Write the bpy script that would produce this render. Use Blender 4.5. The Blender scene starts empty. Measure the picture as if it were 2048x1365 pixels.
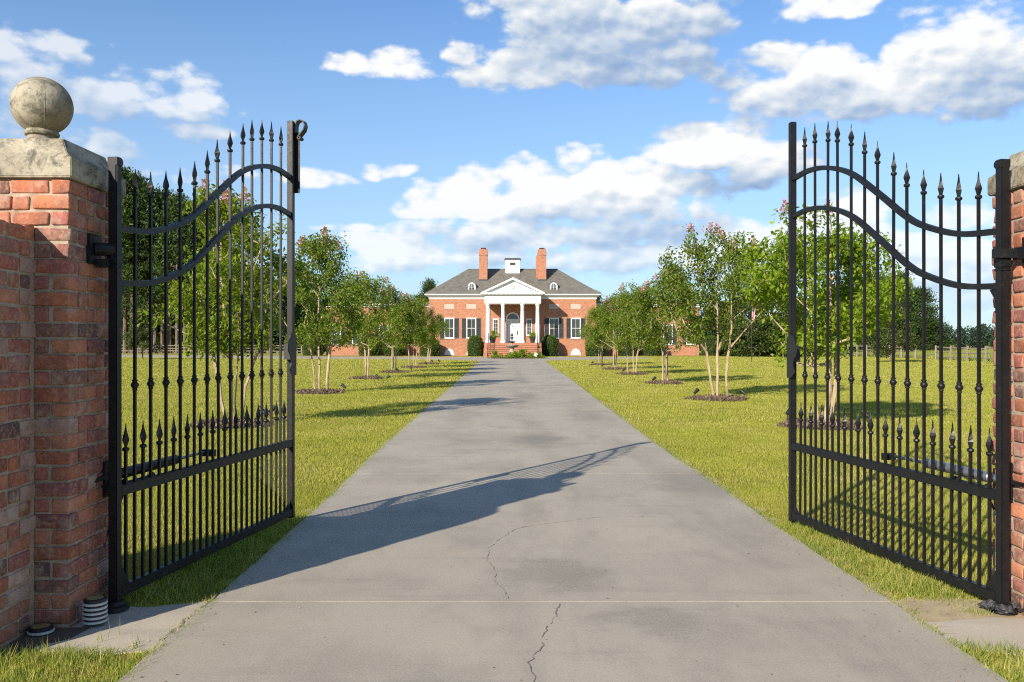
import bpy, bmesh, math, random
import numpy as np
from mathutils import Vector, Matrix

scene = bpy.context.scene
COL = scene.collection

# ------------------------------------------------------------------ camera
CAM_H, F = 1.48, 1750.0            # eye height (m), focal length in px of a 2048 px wide frame
cam_data = bpy.data.cameras.new('camera')
cam_data.sensor_width = 36.0
cam_data.lens = 36.0 * F / 2048.0
cam_data.clip_start, cam_data.clip_end = 0.05, 9000.0
cam = bpy.data.objects.new('camera', cam_data)
COL.objects.link(cam)
cam.location = (0, 0, CAM_H)
cam.rotation_euler = (math.radians(90), 0, 0)
scene.camera = cam

# ------------------------------------------------------------------ sun
SUN_TRAVEL = Vector((3.83, 5.72, -3.35)).normalized()
SUN_EL = math.asin(-SUN_TRAVEL.z)
SUN_AZ = math.atan2(-SUN_TRAVEL.x, -SUN_TRAVEL.y)      # angle from +Y towards +X of the direction to the sun
sd = bpy.data.lights.new('sun', 'SUN')
sd.energy, sd.angle, sd.color = 4.6, math.radians(0.53), (1.0, 0.885, 0.735)
sun = bpy.data.objects.new('sun', sd)
COL.objects.link(sun)
sun.rotation_euler = SUN_TRAVEL.to_track_quat('-Z', 'Y').to_euler()
sun.location = (-40, -60, 35)

# ------------------------------------------------------------------ view
vs = scene.view_settings
vs.view_transform, vs.look = 'Standard', 'None'
vs.exposure, vs.gamma, vs.use_curve_mapping = 0.78, 1.0, False
scene.render.film_transparent = False
scene.cycles.max_bounces = 7
scene.cycles.transparent_max_bounces = 12
scene.cycles.diffuse_bounces = 3
scene.cycles.caustics_reflective = scene.cycles.caustics_refractive = False
scene.cycles.sample_clamp_indirect = 6.0
scene.cycles.use_denoising = False
scene.cycles.filter_width = 1.15

# ------------------------------------------------------------------ world: sky and fair-weather clouds
world = bpy.data.worlds.new('World')
scene.world = world
world.use_nodes = True
wt = world.node_tree
wt.nodes.clear()


class G:
    """small helper that writes a node tree as expressions"""
    def __init__(self, tree):
        self.t = tree

    def n(self, kind, **kw):
        nd = self.t.nodes.new(kind)
        for k, v in kw.items():
            setattr(nd, k, v)
        return nd

    def put(self, sock, v):
        if v is None:
            return
        if hasattr(v, 'is_linked') or isinstance(v, bpy.types.NodeSocket):
            self.t.links.new(v, sock)
        else:
            if isinstance(v, (tuple, list)) and len(v) == 3 and sock.type == 'RGBA':
                v = (*v, 1.0)
            sock.default_value = v

    def m(self, op, a, b=None, c=None, clamp=False):
        nd = self.n('ShaderNodeMath', operation=op, use_clamp=clamp)
        for i, v in enumerate((a, b, c)):
            self.put(nd.inputs[i], v)
        return nd.outputs[0]

    def add(self, a, b): return self.m('ADD', a, b)
    def sub(self, a, b): return self.m('SUBTRACT', a, b)
    def mul(self, a, b): return self.m('MULTIPLY', a, b)
    def mad(self, a, b, c): return self.m('MULTIPLY_ADD', a, b, c)

    def vec(self, x, y, z):
        nd = self.n('ShaderNodeCombineXYZ')
        for i, v in enumerate((x, y, z)):
            self.put(nd.inputs[i], v)
        return nd.outputs[0]

    def xyz(self, v):
        nd = self.n('ShaderNodeSeparateXYZ')
        self.put(nd.inputs[0], v)
        return nd.outputs

    def vm(self, op, a, b=None, scale=None):
        nd = self.n('ShaderNodeVectorMath', operation=op)
        self.put(nd.inputs[0], a)
        if b is not None:
            self.put(nd.inputs[1], b)
        if scale is not None:
            self.put(nd.inputs['Scale'], scale)
        return nd.outputs['Value'] if op in ('LENGTH', 'DISTANCE', 'DOT_PRODUCT') else nd.outputs[0]

    def noise(self, v, scale=5, detail=4, rough=.5, dist=0, lac=2.0, col=False, typ='FBM'):
        nd = self.n('ShaderNodeTexNoise', noise_type=typ)
        if v is not None:
            self.put(nd.inputs['Vector'], v)
        for k, x in (('Scale', scale), ('Detail', detail), ('Roughness', rough), ('Distortion', dist), ('Lacunarity', lac)):
            self.put(nd.inputs[k], x)
        return nd.outputs['Color' if col else 0]

    def voro(self, v, scale=5, detail=0, rough=.5, feature='F1', rand=1.0, smooth=None, out='Distance'):
        nd = self.n('ShaderNodeTexVoronoi', feature=feature)
        if v is not None:
            self.put(nd.inputs['Vector'], v)
        self.put(nd.inputs['Scale'], scale)
        if 'Detail' in nd.inputs:
            self.put(nd.inputs['Detail'], detail); self.put(nd.inputs['Roughness'], rough)
        self.put(nd.inputs['Randomness'], rand)
        if smooth is not None:
            self.put(nd.inputs['Smoothness'], smooth)
        return nd.outputs[out]

    def remap(self, v, a, b, c=0.0, d=1.0, smooth=False):
        nd = self.n('ShaderNodeMapRange', interpolation_type='SMOOTHSTEP' if smooth else 'LINEAR')
        nd.clamp = True
        for i, x in enumerate((v, a, b, c, d)):
            self.put(nd.inputs[i], x)
        return nd.outputs[0]

    def mix(self, f, a, b, blend='MIX'):
        nd = self.n('ShaderNodeMix', data_type='RGBA', blend_type=blend)
        nd.clamp_factor = True
        self.put(nd.inputs[0], f); self.put(nd.inputs[6], a); self.put(nd.inputs[7], b)
        return nd.outputs[2]

    def ramp(self, f, stops, interp='LINEAR'):
        nd = self.n('ShaderNodeValToRGB')
        cr = nd.color_ramp
        cr.interpolation = interp
        while len(cr.elements) < len(stops):
            cr.elements.new(0.5)
        for e, (p, c) in zip(cr.elements, stops):
            e.position = p
            e.color = (*c, 1.0) if len(c) == 3 else c
        self.put(nd.inputs[0], f)
        return nd.outputs[0]


def build_world():
    g = G(wt)
    D = g.n('ShaderNodeTexCoord').outputs['Generated']
    x, y, z = g.xyz(D)
    ys = g.m('MAXIMUM', y, 0.08)
    u, v = g.m('DIVIDE', x, ys), g.m('DIVIDE', z, ys)       # tangent coordinates about north (+Y)
    sky = g.n('ShaderNodeTexSky', sky_type='NISHITA')
    sky.sun_disc = False
    sky.sun_elevation, sky.sun_rotation = SUN_EL, SUN_AZ
    sky.altitude, sky.air_density, sky.dust_density, sky.ozone_density = 100, 1.0, 0.1, 3.0
    # cloud banks: centre u, centre v, half width, height above, depth below, weight
    def T(px, py, rx, up, dn, a): return ((px-1024)/F, (682.5-py)/F, rx/F, up/F, dn/F, a)
    banks = [
        T(1215, 40, 290, 190, 120, 1.15), T(1120, 150, 190, 60, 44, 1.15), T(955, 115, 50, 34, 22, .55), T(1320, 125, 140, 60, 60, .85),
        T(700, 122, 50, 30, 22, .60), T(795, 125, 70, 42, 36, .70),
        T(1750, 170, 320, 70, 85, 1.15), T(1960, 130, 240, 120, 110, 1.2), T(1610, 110, 130, 46, 70, .85), T(1700, 215, 220, 60, 50, .95),
        T(1440, 296, 190, 66, 36, 1.2), T(1530, 330, 90, 30, 40, .8), T(1660, 5, 110, 40, 28, .55),
        T(1190, 395, 260, 105, 70, 1.35), T(930, 420, 210, 58, 22, 1.2), T(1320, 370, 130, 60, 70, 1.05),
        T(1050, 475, 360, 50, 34, 1.15), T(850, 505, 210, 56, 60, .95), T(1270, 520, 320, 60, 60, 1.0), T(720, 462, 80, 14, 12, .6),
        T(1400, 425, 42, 26, 22, .7), T(1540, 495, 240, 75, 70, 1.2), T(1670, 450, 110, 70, 60, 1.15),
        T(1860, 520, 280, 85, 100, 1.0),
        T(40, 130, 150, 80, 110, .74), T(240, 190, 210, 50, 75, .70), T(375, 165, 60, 34, 60, .55), T(370, 254, 110, 22, 20, .50),
        T(120, 270, 260, 60, 70, .48), T(620, 356, 90, 18, 14, .40), T(780, 340, 50, 16, 12, .48), T(330, 345, 170, 22, 18, .38),
        T(2040, 250, 50, 30, 26, .6)]
    # one reusable group: cloud thickness seen in a direction (P = tangent u, v; Q = azimuth, elevation)
    def thickness(banks):
        grp = bpy.data.node_groups.new('cloud_thickness', 'ShaderNodeTree')
        for nm in ('P', 'Q'):
            grp.interface.new_socket(nm, in_out='INPUT', socket_type='NodeSocketVector')
        for nm in ('InView', 'Elsewhere'):
            grp.interface.new_socket(nm, in_out='INPUT', socket_type='NodeSocketFloat')
        grp.interface.new_socket('D', in_out='OUTPUT', socket_type='NodeSocketFloat')
        h = G(grp)
        gi, go = h.n('NodeGroupInput'), h.n('NodeGroupOutput')
        Pi, Qi, Vi, Ei = gi.outputs[0], gi.outputs[1], gi.outputs[2], gi.outputs[3]
        w = h.noise(Qi, 7.0, 2, .55, col=True)
        Pw = h.vm('ADD', Pi, h.vm('MULTIPLY', h.vm('SUBTRACT', w, (.5, .5, .5)), (.06, .04, 0)))
        tot = -1.2
        for (cu, cv, ru, up, dn, a) in banks:
            q = h.vm('MULTIPLY', h.vm('SUBTRACT', Pw, (cu, cv, 0)), (1/ru, 1/up, 0))
            if abs(up-dn) > 1e-6:
                q = h.vm('MAXIMUM', q, h.vm('MULTIPLY', q, (-1, -up/dn, 0)))
            tot = h.m('MAXIMUM', h.mad(h.vm('DOT_PRODUCT', q, q), -a, a), tot)
        tot = h.add(h.mul(tot, Vi), h.mul(Ei, h.sub(1.0, Vi)))
        vn = h.n('ShaderNodeTexVoronoi', feature='F1', voronoi_dimensions='2D')
        h.put(vn.inputs['Vector'], Qi)
        for k_, x_ in (('Scale', 15.0), ('Detail', 2.0), ('Roughness', .6)):
            vn.inputs[k_].default_value = x_
        nn = h.n('ShaderNodeTexNoise', noise_dimensions='2D')
        h.put(nn.inputs['Vector'], Qi)
        for k_, x_ in (('Scale', 10.0), ('Detail', 8.0), ('Roughness', .64)):
            nn.inputs[k_].default_value = x_
        d = h.add(tot, h.mad(nn.outputs[0], 2.2, -.60))
        h.put(go.inputs[0], h.sub(d, h.mad(vn.outputs['Distance'], 1.05, -.36)))
        return grp

    full, coarse = thickness(banks), thickness([b for b in banks if b[2] > 75/F and b[3]+b[4] > 70/F])
    front = g.remap(y, 0.25, 0.55)
    # everywhere else: scattered cumulus from the same kind of noise, stretched along the horizon
    zz = g.add(g.m('MAXIMUM', z, 0.0), 0.16)
    P2 = g.vec(g.m('DIVIDE', x, zz), g.m('DIVIDE', y, zz), 0.0)
    inview = g.mul(front, g.mul(g.remap(g.m('ABSOLUTE', u), .95, .66), g.remap(v, .62, .44)))
    amb = g.sub(g.mul(g.noise(P2, 1.1, 2, .5), 3.6), 2.0)
    P0 = g.vec(u, v, 0.0)
    Q0 = g.vec(g.m('ARCTAN2', x, y), g.mul(g.m('ARCSINE', z), 1.75), 0.0)

    def density(off, grp):
        nd = g.n('ShaderNodeGroup')
        nd.node_tree = grp
        g.put(nd.inputs[0], g.vm('ADD', P0, (off[0], off[1], 0)))
        g.put(nd.inputs[1], g.vm('ADD', Q0, (off[2], off[3]*1.75, 0)))
        g.put(nd.inputs[2], inview)
        g.put(nd.inputs[3], amb)
        return nd.outputs[0]

    d0 = density((0, 0, 0, 0), full)
    d1 = density((-0.020, 0.044, -0.006, 0.009), coarse)
    alpha = g.remap(d0, -0.10, 0.62, smooth=True)
    lit = g.mul(g.sub(d0, d1), 0.47)
    lit = g.add(.65, lit)
    lit = g.sub(lit, g.remap(d0, 0.6, 1.9, 0, .20))
    lit = g.sub(lit, g.remap(v, .19, .33, 0, .15))                     # higher clouds show more of their bases
    ccol = g.ramp(lit, [(0.0, (2.1, 3.05, 4.8)), (0.32, (3.1, 4.0, 5.45)), (0.62, (5.1, 5.65, 6.3)), (0.95, (7.5, 7.5, 7.4))])
    # bases of far clouds take the colour of the air in front of them
    far = g.remap(v, 0.17, 0.03, 0, .50)
    skyc = g.mix(1.0, sky.outputs[0], (.87, 1.11, 1.33), 'MULTIPLY')
    ccol = g.mix(g.mul(far, 1.0), ccol, g.mix(.5, skyc, (6.3, 6.6, 7.0)))
    alpha = g.mul(alpha, g.mul(g.remap(z, -0.01, 0.015), g.remap(u, -.42, -.22, .70, 1.0)))
    hz = g.remap(z, .42, .0, 0, 1)                                      # milky air towards the horizon
    skyc = g.mix(g.mul(g.m('POWER', hz, 1.25), .74), skyc, (4.1, 5.15, 6.05))
    out = g.mix(g.mul(alpha, .97), skyc, ccol)
    bg = g.n('ShaderNodeBackground')
    g.put(bg.inputs[0], out)
    bg.inputs[1].default_value = SKY_STRENGTH
    o = g.n('ShaderNodeOutputWorld')
    wt.links.new(bg.outputs[0], o.inputs[0])
    world.cycles.sampling_method = 'MANUAL'
    world.cycles.sample_map_resolution = 512


SKY_STRENGTH = 0.078
build_world()

# ------------------------------------------------------------------ helpers
rng = random.Random(7)
nrng = np.random.default_rng(11)


def PX(px, py, z=0.0):
    """ground point (height z) that the photograph shows at pixel px, py"""
    Y = (CAM_H - z) * F / (py - 682.5)
    return Vector(((px - 1024) * Y / F, Y, z))


def empty(name, loc=(0, 0, 0), rz=0.0):
    o = bpy.data.objects.new(name, None)
    o.empty_display_size = 0.2
    COL.objects.link(o)
    o.location = loc
    o.rotation_euler = (0, 0, rz)
    return o


def tag(o, label=None, cat=None, group=None, kind=None):
    for k, v in (('label', label), ('category', cat), ('group', group), ('kind', kind)):
        if v:
            o[k] = v
    return o


def link(name, me, parent=None, loc=None, rot=None):
    o = bpy.data.objects.new(name, me)
    COL.objects.link(o)
    if parent is not None:
        o.parent = parent
    if loc is not None:
        o.location = loc
    if rot is not None:
        o.rotation_euler = rot
    return o


class MB:
    """collects shapes, then links them as one mesh object"""
    def __init__(self):
        self.v, self.f = [], []

    def poly(self, pts, faces):
        b = len(self.v)
        self.v += [tuple(p) for p in pts]
        self.f += [tuple(b + i for i in fc) for fc in faces]
        return self

    def box(self, c, s, rot=None, taper=1.0):
        hx, hy, hz = s[0]/2, s[1]/2, s[2]/2
        pts = []
        for z in (-1, 1):
            t = taper if z > 0 else 1.0
            for x, y in ((-1, -1), (1, -1), (1, 1), (-1, 1)):
                p = Vector((x*hx*t, y*hy*t, z*hz))
                if rot is not None:
                    p = rot @ p
                pts.append(p + Vector(c))
        return self.poly(pts, [(3, 2, 1, 0), (4, 5, 6, 7), (0, 1, 5, 4), (1, 2, 6, 5), (2, 3, 7, 6), (3, 0, 4, 7)])

    def b2(self, x0, x1, y0, y1, z0, z1):
        return self.box(((x0+x1)/2, (y0+y1)/2, (z0+z1)/2), (x1-x0, y1-y0, z1-z0))

    def prism(self, outline, axis, a, b):
        """outline: 2-D points; extruded along axis ('x','y','z') from a to b"""
        n = len(outline)
        def P(p, t):
            return {'x': (t, p[0], p[1]), 'y': (p[0], t, p[1]), 'z': (p[0], p[1], t)}[axis]
        pts = [P(p, a) for p in outline] + [P(p, b) for p in outline]
        fs = [tuple(range(n)), tuple(reversed(range(n, 2*n)))]
        fs += [((i+1) % n, i, n+i, n+(i+1) % n) for i in range(n)]
        return self.poly(pts, fs)

    def lathe(self, prof, c=(0, 0, 0), n=16, cap=True):
        pts, fs = [], []
        for r, z in prof:
            for i in range(n):
                a = 2*math.pi*i/n
                pts.append((c[0]+r*math.cos(a), c[1]+r*math.sin(a), c[2]+z))
        for k in range(len(prof)-1):
            for i in range(n):
                j = (i+1) % n
                fs.append((k*n+i, k*n+j, (k+1)*n+j, (k+1)*n+i))
        if cap:
            fs.append(tuple(reversed(range(n))))
            fs.append(tuple(range((len(prof)-1)*n, len(prof)*n)))
        return self.poly(pts, fs)

    def tube(self, path, r, n=6, cap=True, flat=None, side=None):
        """round tube through path; r a number or one per point. flat=(w,h): rectangular section"""
        path = [Vector(p) for p in path]
        rr = r if isinstance(r, (list, tuple)) else [r]*len(path)
        up0 = Vector((0, 0, 1))
        pts, fs = [], []
        prev = None
        for i, p in enumerate(path):
            d = (path[min(i+1, len(path)-1)] - path[max(i-1, 0)]).normalized()
            if side is not None:
                a = Vector(side)
            elif prev is None:
                ref = up0 if abs(d.z) < .93 else Vector((1, 0, 0))
                a = d.cross(ref).normalized()
            else:
                a = (prev - d*prev.dot(d)).normalized()
            prev = a
            b = a.cross(d)
            if flat:
                for sx, sy in ((-1, -1), (1, -1), (1, 1), (-1, 1)):
                    pts.append(p + a*sx*flat[0]/2 + b*sy*flat[1]/2)
            else:
                for k in range(n):
                    t = 2*math.pi*k/n
                    pts.append(p + (a*math.cos(t) + b*math.sin(t))*rr[i])
        m = 4 if flat else n
        for i in range(len(path)-1):
            for k in range(m):
                j = (k+1) % m
                fs.append((i*m+k, i*m+j, (i+1)*m+j, (i+1)*m+k))
        if cap:
            fs.append(tuple(reversed(range(m))))
            fs.append(tuple(range((len(path)-1)*m, len(path)*m)))
        return self.poly(pts, fs)

    def mesh(self, name, mat, smooth=False):
        me = bpy.data.meshes.new(name)
        me.from_pydata(self.v, [], self.f)
        if mat:
            me.materials.append(mat)
        if smooth:
            me.polygons.foreach_set('use_smooth', [True]*len(me.polygons))
            try:
                me.set_sharp_from_angle(angle=math.radians(38))
            except Exception:
                pass
        bm = bmesh.new(); bm.from_mesh(me)
        bmesh.ops.recalc_face_normals(bm, faces=bm.faces)
        bm.to_mesh(me); bm.free()
        me.update()
        return me

    def build(self, name, mat, parent=None, smooth=False, loc=None, rot=None):
        return link(name, self.mesh(name, mat, smooth), parent, loc, rot)


def fast_mesh(name, V, Fc, mats, rnd=None, mat_index=None, smooth=False):
    """V (n,3), Fc (m,k) arrays -> mesh; rnd: one random number per vertex"""
    V = np.ascontiguousarray(V, dtype=np.float32); Fc = np.ascontiguousarray(Fc, dtype=np.int32)
    me = bpy.data.meshes.new(name)
    k = Fc.shape[1]
    me.vertices.add(len(V)); me.vertices.foreach_set('co', V.ravel())
    me.loops.add(Fc.size); me.loops.foreach_set('vertex_index', Fc.ravel())
    me.polygons.add(len(Fc))
    me.polygons.foreach_set('loop_start', np.arange(0, Fc.size, k, dtype=np.int32))
    me.polygons.foreach_set('loop_total', np.full(len(Fc), k, dtype=np.int32))
    for m in (mats if isinstance(mats, (list, tuple)) else [mats]):
        me.materials.append(m)
    if mat_index is not None:
        me.polygons.foreach_set('material_index', mat_index)
    if smooth:
        me.polygons.foreach_set('use_smooth', np.ones(len(Fc), dtype=bool))
    if rnd is not None:
        at = me.attributes.new('rnd', 'FLOAT', 'POINT')
        at.data.foreach_set('value', np.ascontiguousarray(rnd, dtype=np.float32))
    me.update(calc_edges=True)
    return me


# ------------------------------------------------------------------ materials
def material(name):
    m = bpy.data.materials.new(name)
    m.use_nodes = True
    t = m.node_tree
    t.nodes.clear()
    g = G(t)
    b = g.n('ShaderNodeBsdfPrincipled')
    o = g.n('ShaderNodeOutputMaterial')
    t.links.new(b.outputs[0], o.inputs[0])
    g.b, g.o = b, o
    return m, g


def bump(g, h, strength=.3, dist=.01):
    nd = g.n('ShaderNodeBump')
    nd.inputs['Strength'].default_value = strength
    nd.inputs['Distance'].default_value = dist
    g.put(nd.inputs['Height'], h)
    g.put(g.b.inputs['Normal'], nd.outputs[0])


def objco(g): return g.n('ShaderNodeTexCoord').outputs['Object']
def worldco(g): return g.n('ShaderNodeNewGeometry').outputs['Position']
def orandom(g): return g.n('ShaderNodeObjectInfo').outputs['Random']
def attr(g, nm): 
    a = g.n('ShaderNodeAttribute'); a.attribute_name = nm
    return a.outputs['Fac']


def plain(name, col, rough=.6, var=.15, scale=8, metal=0.0, spec=None, bstr=.0, bscale=60):
    m, g = material(name)
    co = objco(g)
    n = g.noise(co, scale, 5, .6)
    c = g.mix(n, tuple(x*(1-var) for x in col), tuple(min(1, x*(1+var)) for x in col))
    g.put(g.b.inputs['Base Color'], c)
    g.put(g.b.inputs['Roughness'], g.remap(n, .3, .7, rough-.08, rough+.08))
    g.b.inputs['Metallic'].default_value = metal
    if spec is not None:
        g.b.inputs['Specular IOR Level'].default_value = spec
    if bstr:
        bump(g, g.noise(co, bscale, 4, .6), bstr, .004)
    return m


def mat_brick_piece():
    m, g = material('handmade_red_brick')
    co = objco(g)
    r = orandom(g)
    shift = g.vm('ADD', co, g.vec(g.mul(r, 37.0), g.mul(r, 91.0), g.mul(r, 53.0)))
    base = g.ramp(r, [(0.0, (.36, .120, .062)), (.13, (.43, .165, .085)), (.27, (.32, .100, .078)), (.40, (.45, .185, .100)),
                      (.52, (.29, .110, .096)), (.63, (.40, .135, .068)), (.72, (.21, .110, .085)), (.79, (.38, .175, .120)),
                      (.86, (.105, .072, .062)), (.93, (.44, .33, .26)), (.97, (.40, .14, .07)), (1.0, (.33, .13, .085))], 'CONSTANT')
    base = g.mix(1.0, base, g.ramp(g.m('FRACT', g.mul(r, 17.3)), [(0, (.60, .58, .60)), (.25, (.92, .90, .92)), (.7, (1.08, 1.05, 1.05)), (1, (1.2, 1.12, 1.08))]), 'MULTIPLY')
    n1 = g.noise(shift, 9, 5, .62)
    n2 = g.noise(shift, 38, 4, .65)
    c = g.mix(g.remap(n1, .42, .62), base, g.mix(.55, base, (.20, .095, .075)))
    c = g.mix(g.remap(n2, .48, .66, 0, .6), c, (.52, .25, .15))
    smear = g.m('MULTIPLY', g.remap(g.noise(shift, 6, 6, .7), .53, .66), g.remap(r, .0, 1.0, .35, .75))
    c = g.mix(smear, c, (.46, .36, .27))                                   # old lime smears
    dark = g.remap(g.noise(shift, 14, 5, .7), .60, .72, 0, .7)
    c = g.mix(dark, c, (.060, .045, .040))
    g.put(g.b.inputs['Base Color'], c)
    g.b.inputs['Roughness'].default_value = .88
    bump(g, g.add(g.mul(g.noise(shift, 22, 6, .7), 1.0), g.mul(g.noise(shift, 120, 3, .6), .4)), .85, .006)
    return m


def mat_mortar():
    m, g = material('lime_mortar')
    co = objco(g)
    n = g.noise(co, 14, 6, .65)
    c = g.ramp(n, [(.25, (.22, .17, .12)), (.5, (.38, .30, .215)), (.75, (.50, .41, .31))])
    g.put(g.b.inputs['Base Color'], c)
    g.b.inputs['Roughness'].default_value = .95
    bump(g, g.noise(co, 90, 5, .7), .9, .005)
    return m


def mat_cast_stone():
    m, g = material('weathered_cast_stone')
    co = objco(g)
    p = worldco(g)
    n = g.noise(co, 5, 7, .65)
    c = g.ramp(n, [(.3, (.235, .205, .145)), (.5, (.345, .310, .230)), (.72, (.44, .405, .315))])
    black = g.remap(g.noise(co, 11, 8, .72, .6), .47, .62, 0, .85)
    c = g.mix(black, c, (.075, .070, .050))
    ochre = g.remap(g.noise(co, 3.2, 4, .5), .54, .70, 0, .45)
    c = g.mix(ochre, c, (.30, .19, .085))
    c = g.mix(g.remap(g.noise(co, 42, 6, .75), .54, .64, 0, .65), c, (.105, .10, .075))      # fine lichen
    pale = g.remap(g.noise(co, 26, 5, .7), .60, .68, 0, .65)
    c = g.mix(pale, c, (.50, .47, .38))
    g.put(g.b.inputs['Base Color'], c)
    g.b.inputs['Roughness'].default_value = .9
    bump(g, g.add(g.noise(co, 60, 6, .7), g.mul(g.noise(co, 9, 5, .6), .8)), .45, .006)
    return m


def mat_iron():
    m, g = material('black_painted_iron')
    co = objco(g)
    n = g.noise(co, 7, 6, .7)
    n2 = g.noise(co, 45, 4, .65)
    c = g.ramp(n, [(.3, (.0055, .0060, .0068)), (.6, (.0095, .0095, .0105)), (.8, (.020, .019, .018))])
    dust = g.remap(g.mul(g.add(n2, n), .5), .58, .70, 0, .4)
    c = g.mix(dust, c, (.070, .060, .050))
    c = g.mix(g.remap(g.noise(co, 55, 5, .75), .64, .70, 0, .7), c, (.075, .042, .026))       # chips with rust in them
    g.put(g.b.inputs['Base Color'], c)
    g.put(g.b.inputs['Roughness'], g.remap(n2, .3, .7, .36, .58))
    g.b.inputs['Specular IOR Level'].default_value = .36
    bump(g, g.add(n2, g.mul(g.noise(co, 25, 3, .5), .6)), .13, .002)
    return m


def mat_concrete(nm, tone=1.0, warm=0.0):
    m, g = material(nm)
    p = worldco(g)
    px, py, pz = g.xyz(p)
    big = g.noise(p, .42, 5, .6)
    mid = g.noise(g.vm('MULTIPLY', p, (1.0, .55, 1.0)), 1.9, 6, .66)
    fine = g.noise(p, 75, 4, .7)
    c = g.ramp(big, [(.30, (.275*tone, .246*tone, .194*tone)), (.5, (.352*tone, .315*tone, .246*tone)), (.7, (.400*tone, .355*tone, .272*tone))])
    c = g.mix(g.remap(mid, .50, .72, 0, .50), c, (.185, .166, .138))
    # soot left along the middle and the wheel tracks
    band = g.add(g.remap(g.m('ABSOLUTE', g.sub(px, .30)), .75, .05, 0, .55), g.remap(g.m('ABSOLUTE', g.sub(px, 1.55)), .55, .0, 0, .5))
    streak = g.remap(g.noise(g.vm('MULTIPLY', p, (1.6, .28, 1)), 1.3, 4, .6), .46, .66)
    c = g.mix(g.mul(band, g.mul(streak, .75)), c, (.150, .136, .116))
    c = g.mix(g.remap(g.noise(g.vm('MULTIPLY', p, (.45, 2.6, 1)), 1.6, 4, .6), .56, .70, 0, .30), c, (.180, .165, .142))
    # old spills and damp patches, each with its own place and outline
    wob = g.vm('SUBTRACT', g.noise(p, 2.2, 5, .65, col=True), (.5, .5, .5))
    pw = g.vm('ADD', p, g.vm('SCALE', wob, scale=1.1))
    for (cx, cy, rx, ry, am) in ((.27, 5.55, .50, .50, .55), (.42, 13.1, .55, 1.3, .75), (1.95, 9.2, .50, 1.5, .5), (.70, 4.60, .55, .22, .45), (-1.25, 9.6, .6, .8, .3),
                                 (.35, 23.0, .5, 3.0, .55), (.30, 33, .5, 4.0, .5), (-1.0, 17, .4, 2.5, .35), (1.5, 17.5, .5, 2.5, .4), (-.6, 3.9, .7, .35, .25), (1.75, 6.6, .35, .5, .35)):
        d = g.vm('LENGTH', g.vm('MULTIPLY', g.vm('SUBTRACT', pw, (cx, cy, 0)), (1/rx, 1/ry, 0)))
        c = g.mix(g.remap(d, 1.05, .25, 0, am, True), c, (.165, .150, .122))
    c = g.mix(g.remap(g.noise(p, 1.1, 3, .5), .60, .74, 0, .5), c, (.36, .30, .225))         # dry earth washed over it
    c = g.mix(g.remap(fine, .44, .70, 0, .5), c, (.45, .41, .345))
    c = g.mix(g.remap(g.noise(p, 170, 2, .6), .58, .70, 0, .6), c, (.14, .125, .105))
    g.put(g.b.inputs['Base Color'], c)
    g.b.inputs['Roughness'].default_value = .86
    g.b.inputs['Specular IOR Level'].default_value = .35
    bump(g, g.add(fine, g.mul(g.noise(p, 14, 5, .6), .8)), .35, .004)
    return m


def mat_lawn():
    m, g = material('lawn_turf')
    p = worldco(g)
    a = g.noise(p, .16, 4, .55)
    b = g.noise(p, 1.5, 5, .62)
    c_ = g.noise(g.vm('MULTIPLY', p, (1, .45, 1)), 26, 5, .75)
    c = g.ramp(b, [(.30, (.200, .200, .030)), (.50, (.285, .272, .045)), (.70, (.360, .325, .078))])
    c = g.mix(g.remap(a, .42, .64, 0, .5), c, (.34, .295, .080))
    c = g.mix(g.remap(c_, .50, .72, 0, .5), c, (.150, .175, .026))
    c = g.mix(g.remap(g.noise(p, 60, 3, .7), .56, .70, 0, .6), c, (.30, .26, .10))
    g.put(g.b.inputs['Base Color'], c)
    g.b.inputs['Roughness'].default_value = .9
    g.b.inputs['Specular IOR Level'].default_value = .15
    bump(g, g.add(c_, g.noise(p, 70, 4, .7)), .8, .03)
    return m


def mat_leaf(nm, dark, lite, trans=.45, yellow=(.30, .30, .03), yamt=.25, rough=.5):
    m, g = material(nm)
    r = attr(g, 'rnd')
    c = g.mix(r, dark, lite)
    c = g.mix(g.mul(g.remap(r, .82, 1.0), yamt), c, yellow)
    c = g.mix(g.mul(g.remap(orandom(g), 0, 1), .22), c, g.mix(.5, c, yellow))
    g.put(g.b.inputs['Base Color'], c)
    g.b.inputs['Roughness'].default_value = rough
    g.b.inputs['Specular IOR Level'].default_value = .35
    tr = g.n('ShaderNodeBsdfTranslucent')
    g.put(tr.inputs[0], g.mix(1.0, c, (1.25, 1.35, .55), 'MULTIPLY'))
    mx = g.n('ShaderNodeMixShader')
    mx.inputs[0].default_value = trans
    g.t.links.new(g.b.outputs[0], mx.inputs[1]); g.t.links.new(tr.outputs[0], mx.inputs[2])
    g.t.links.new(mx.outputs[0], g.o.inputs[0])
    return m


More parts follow.
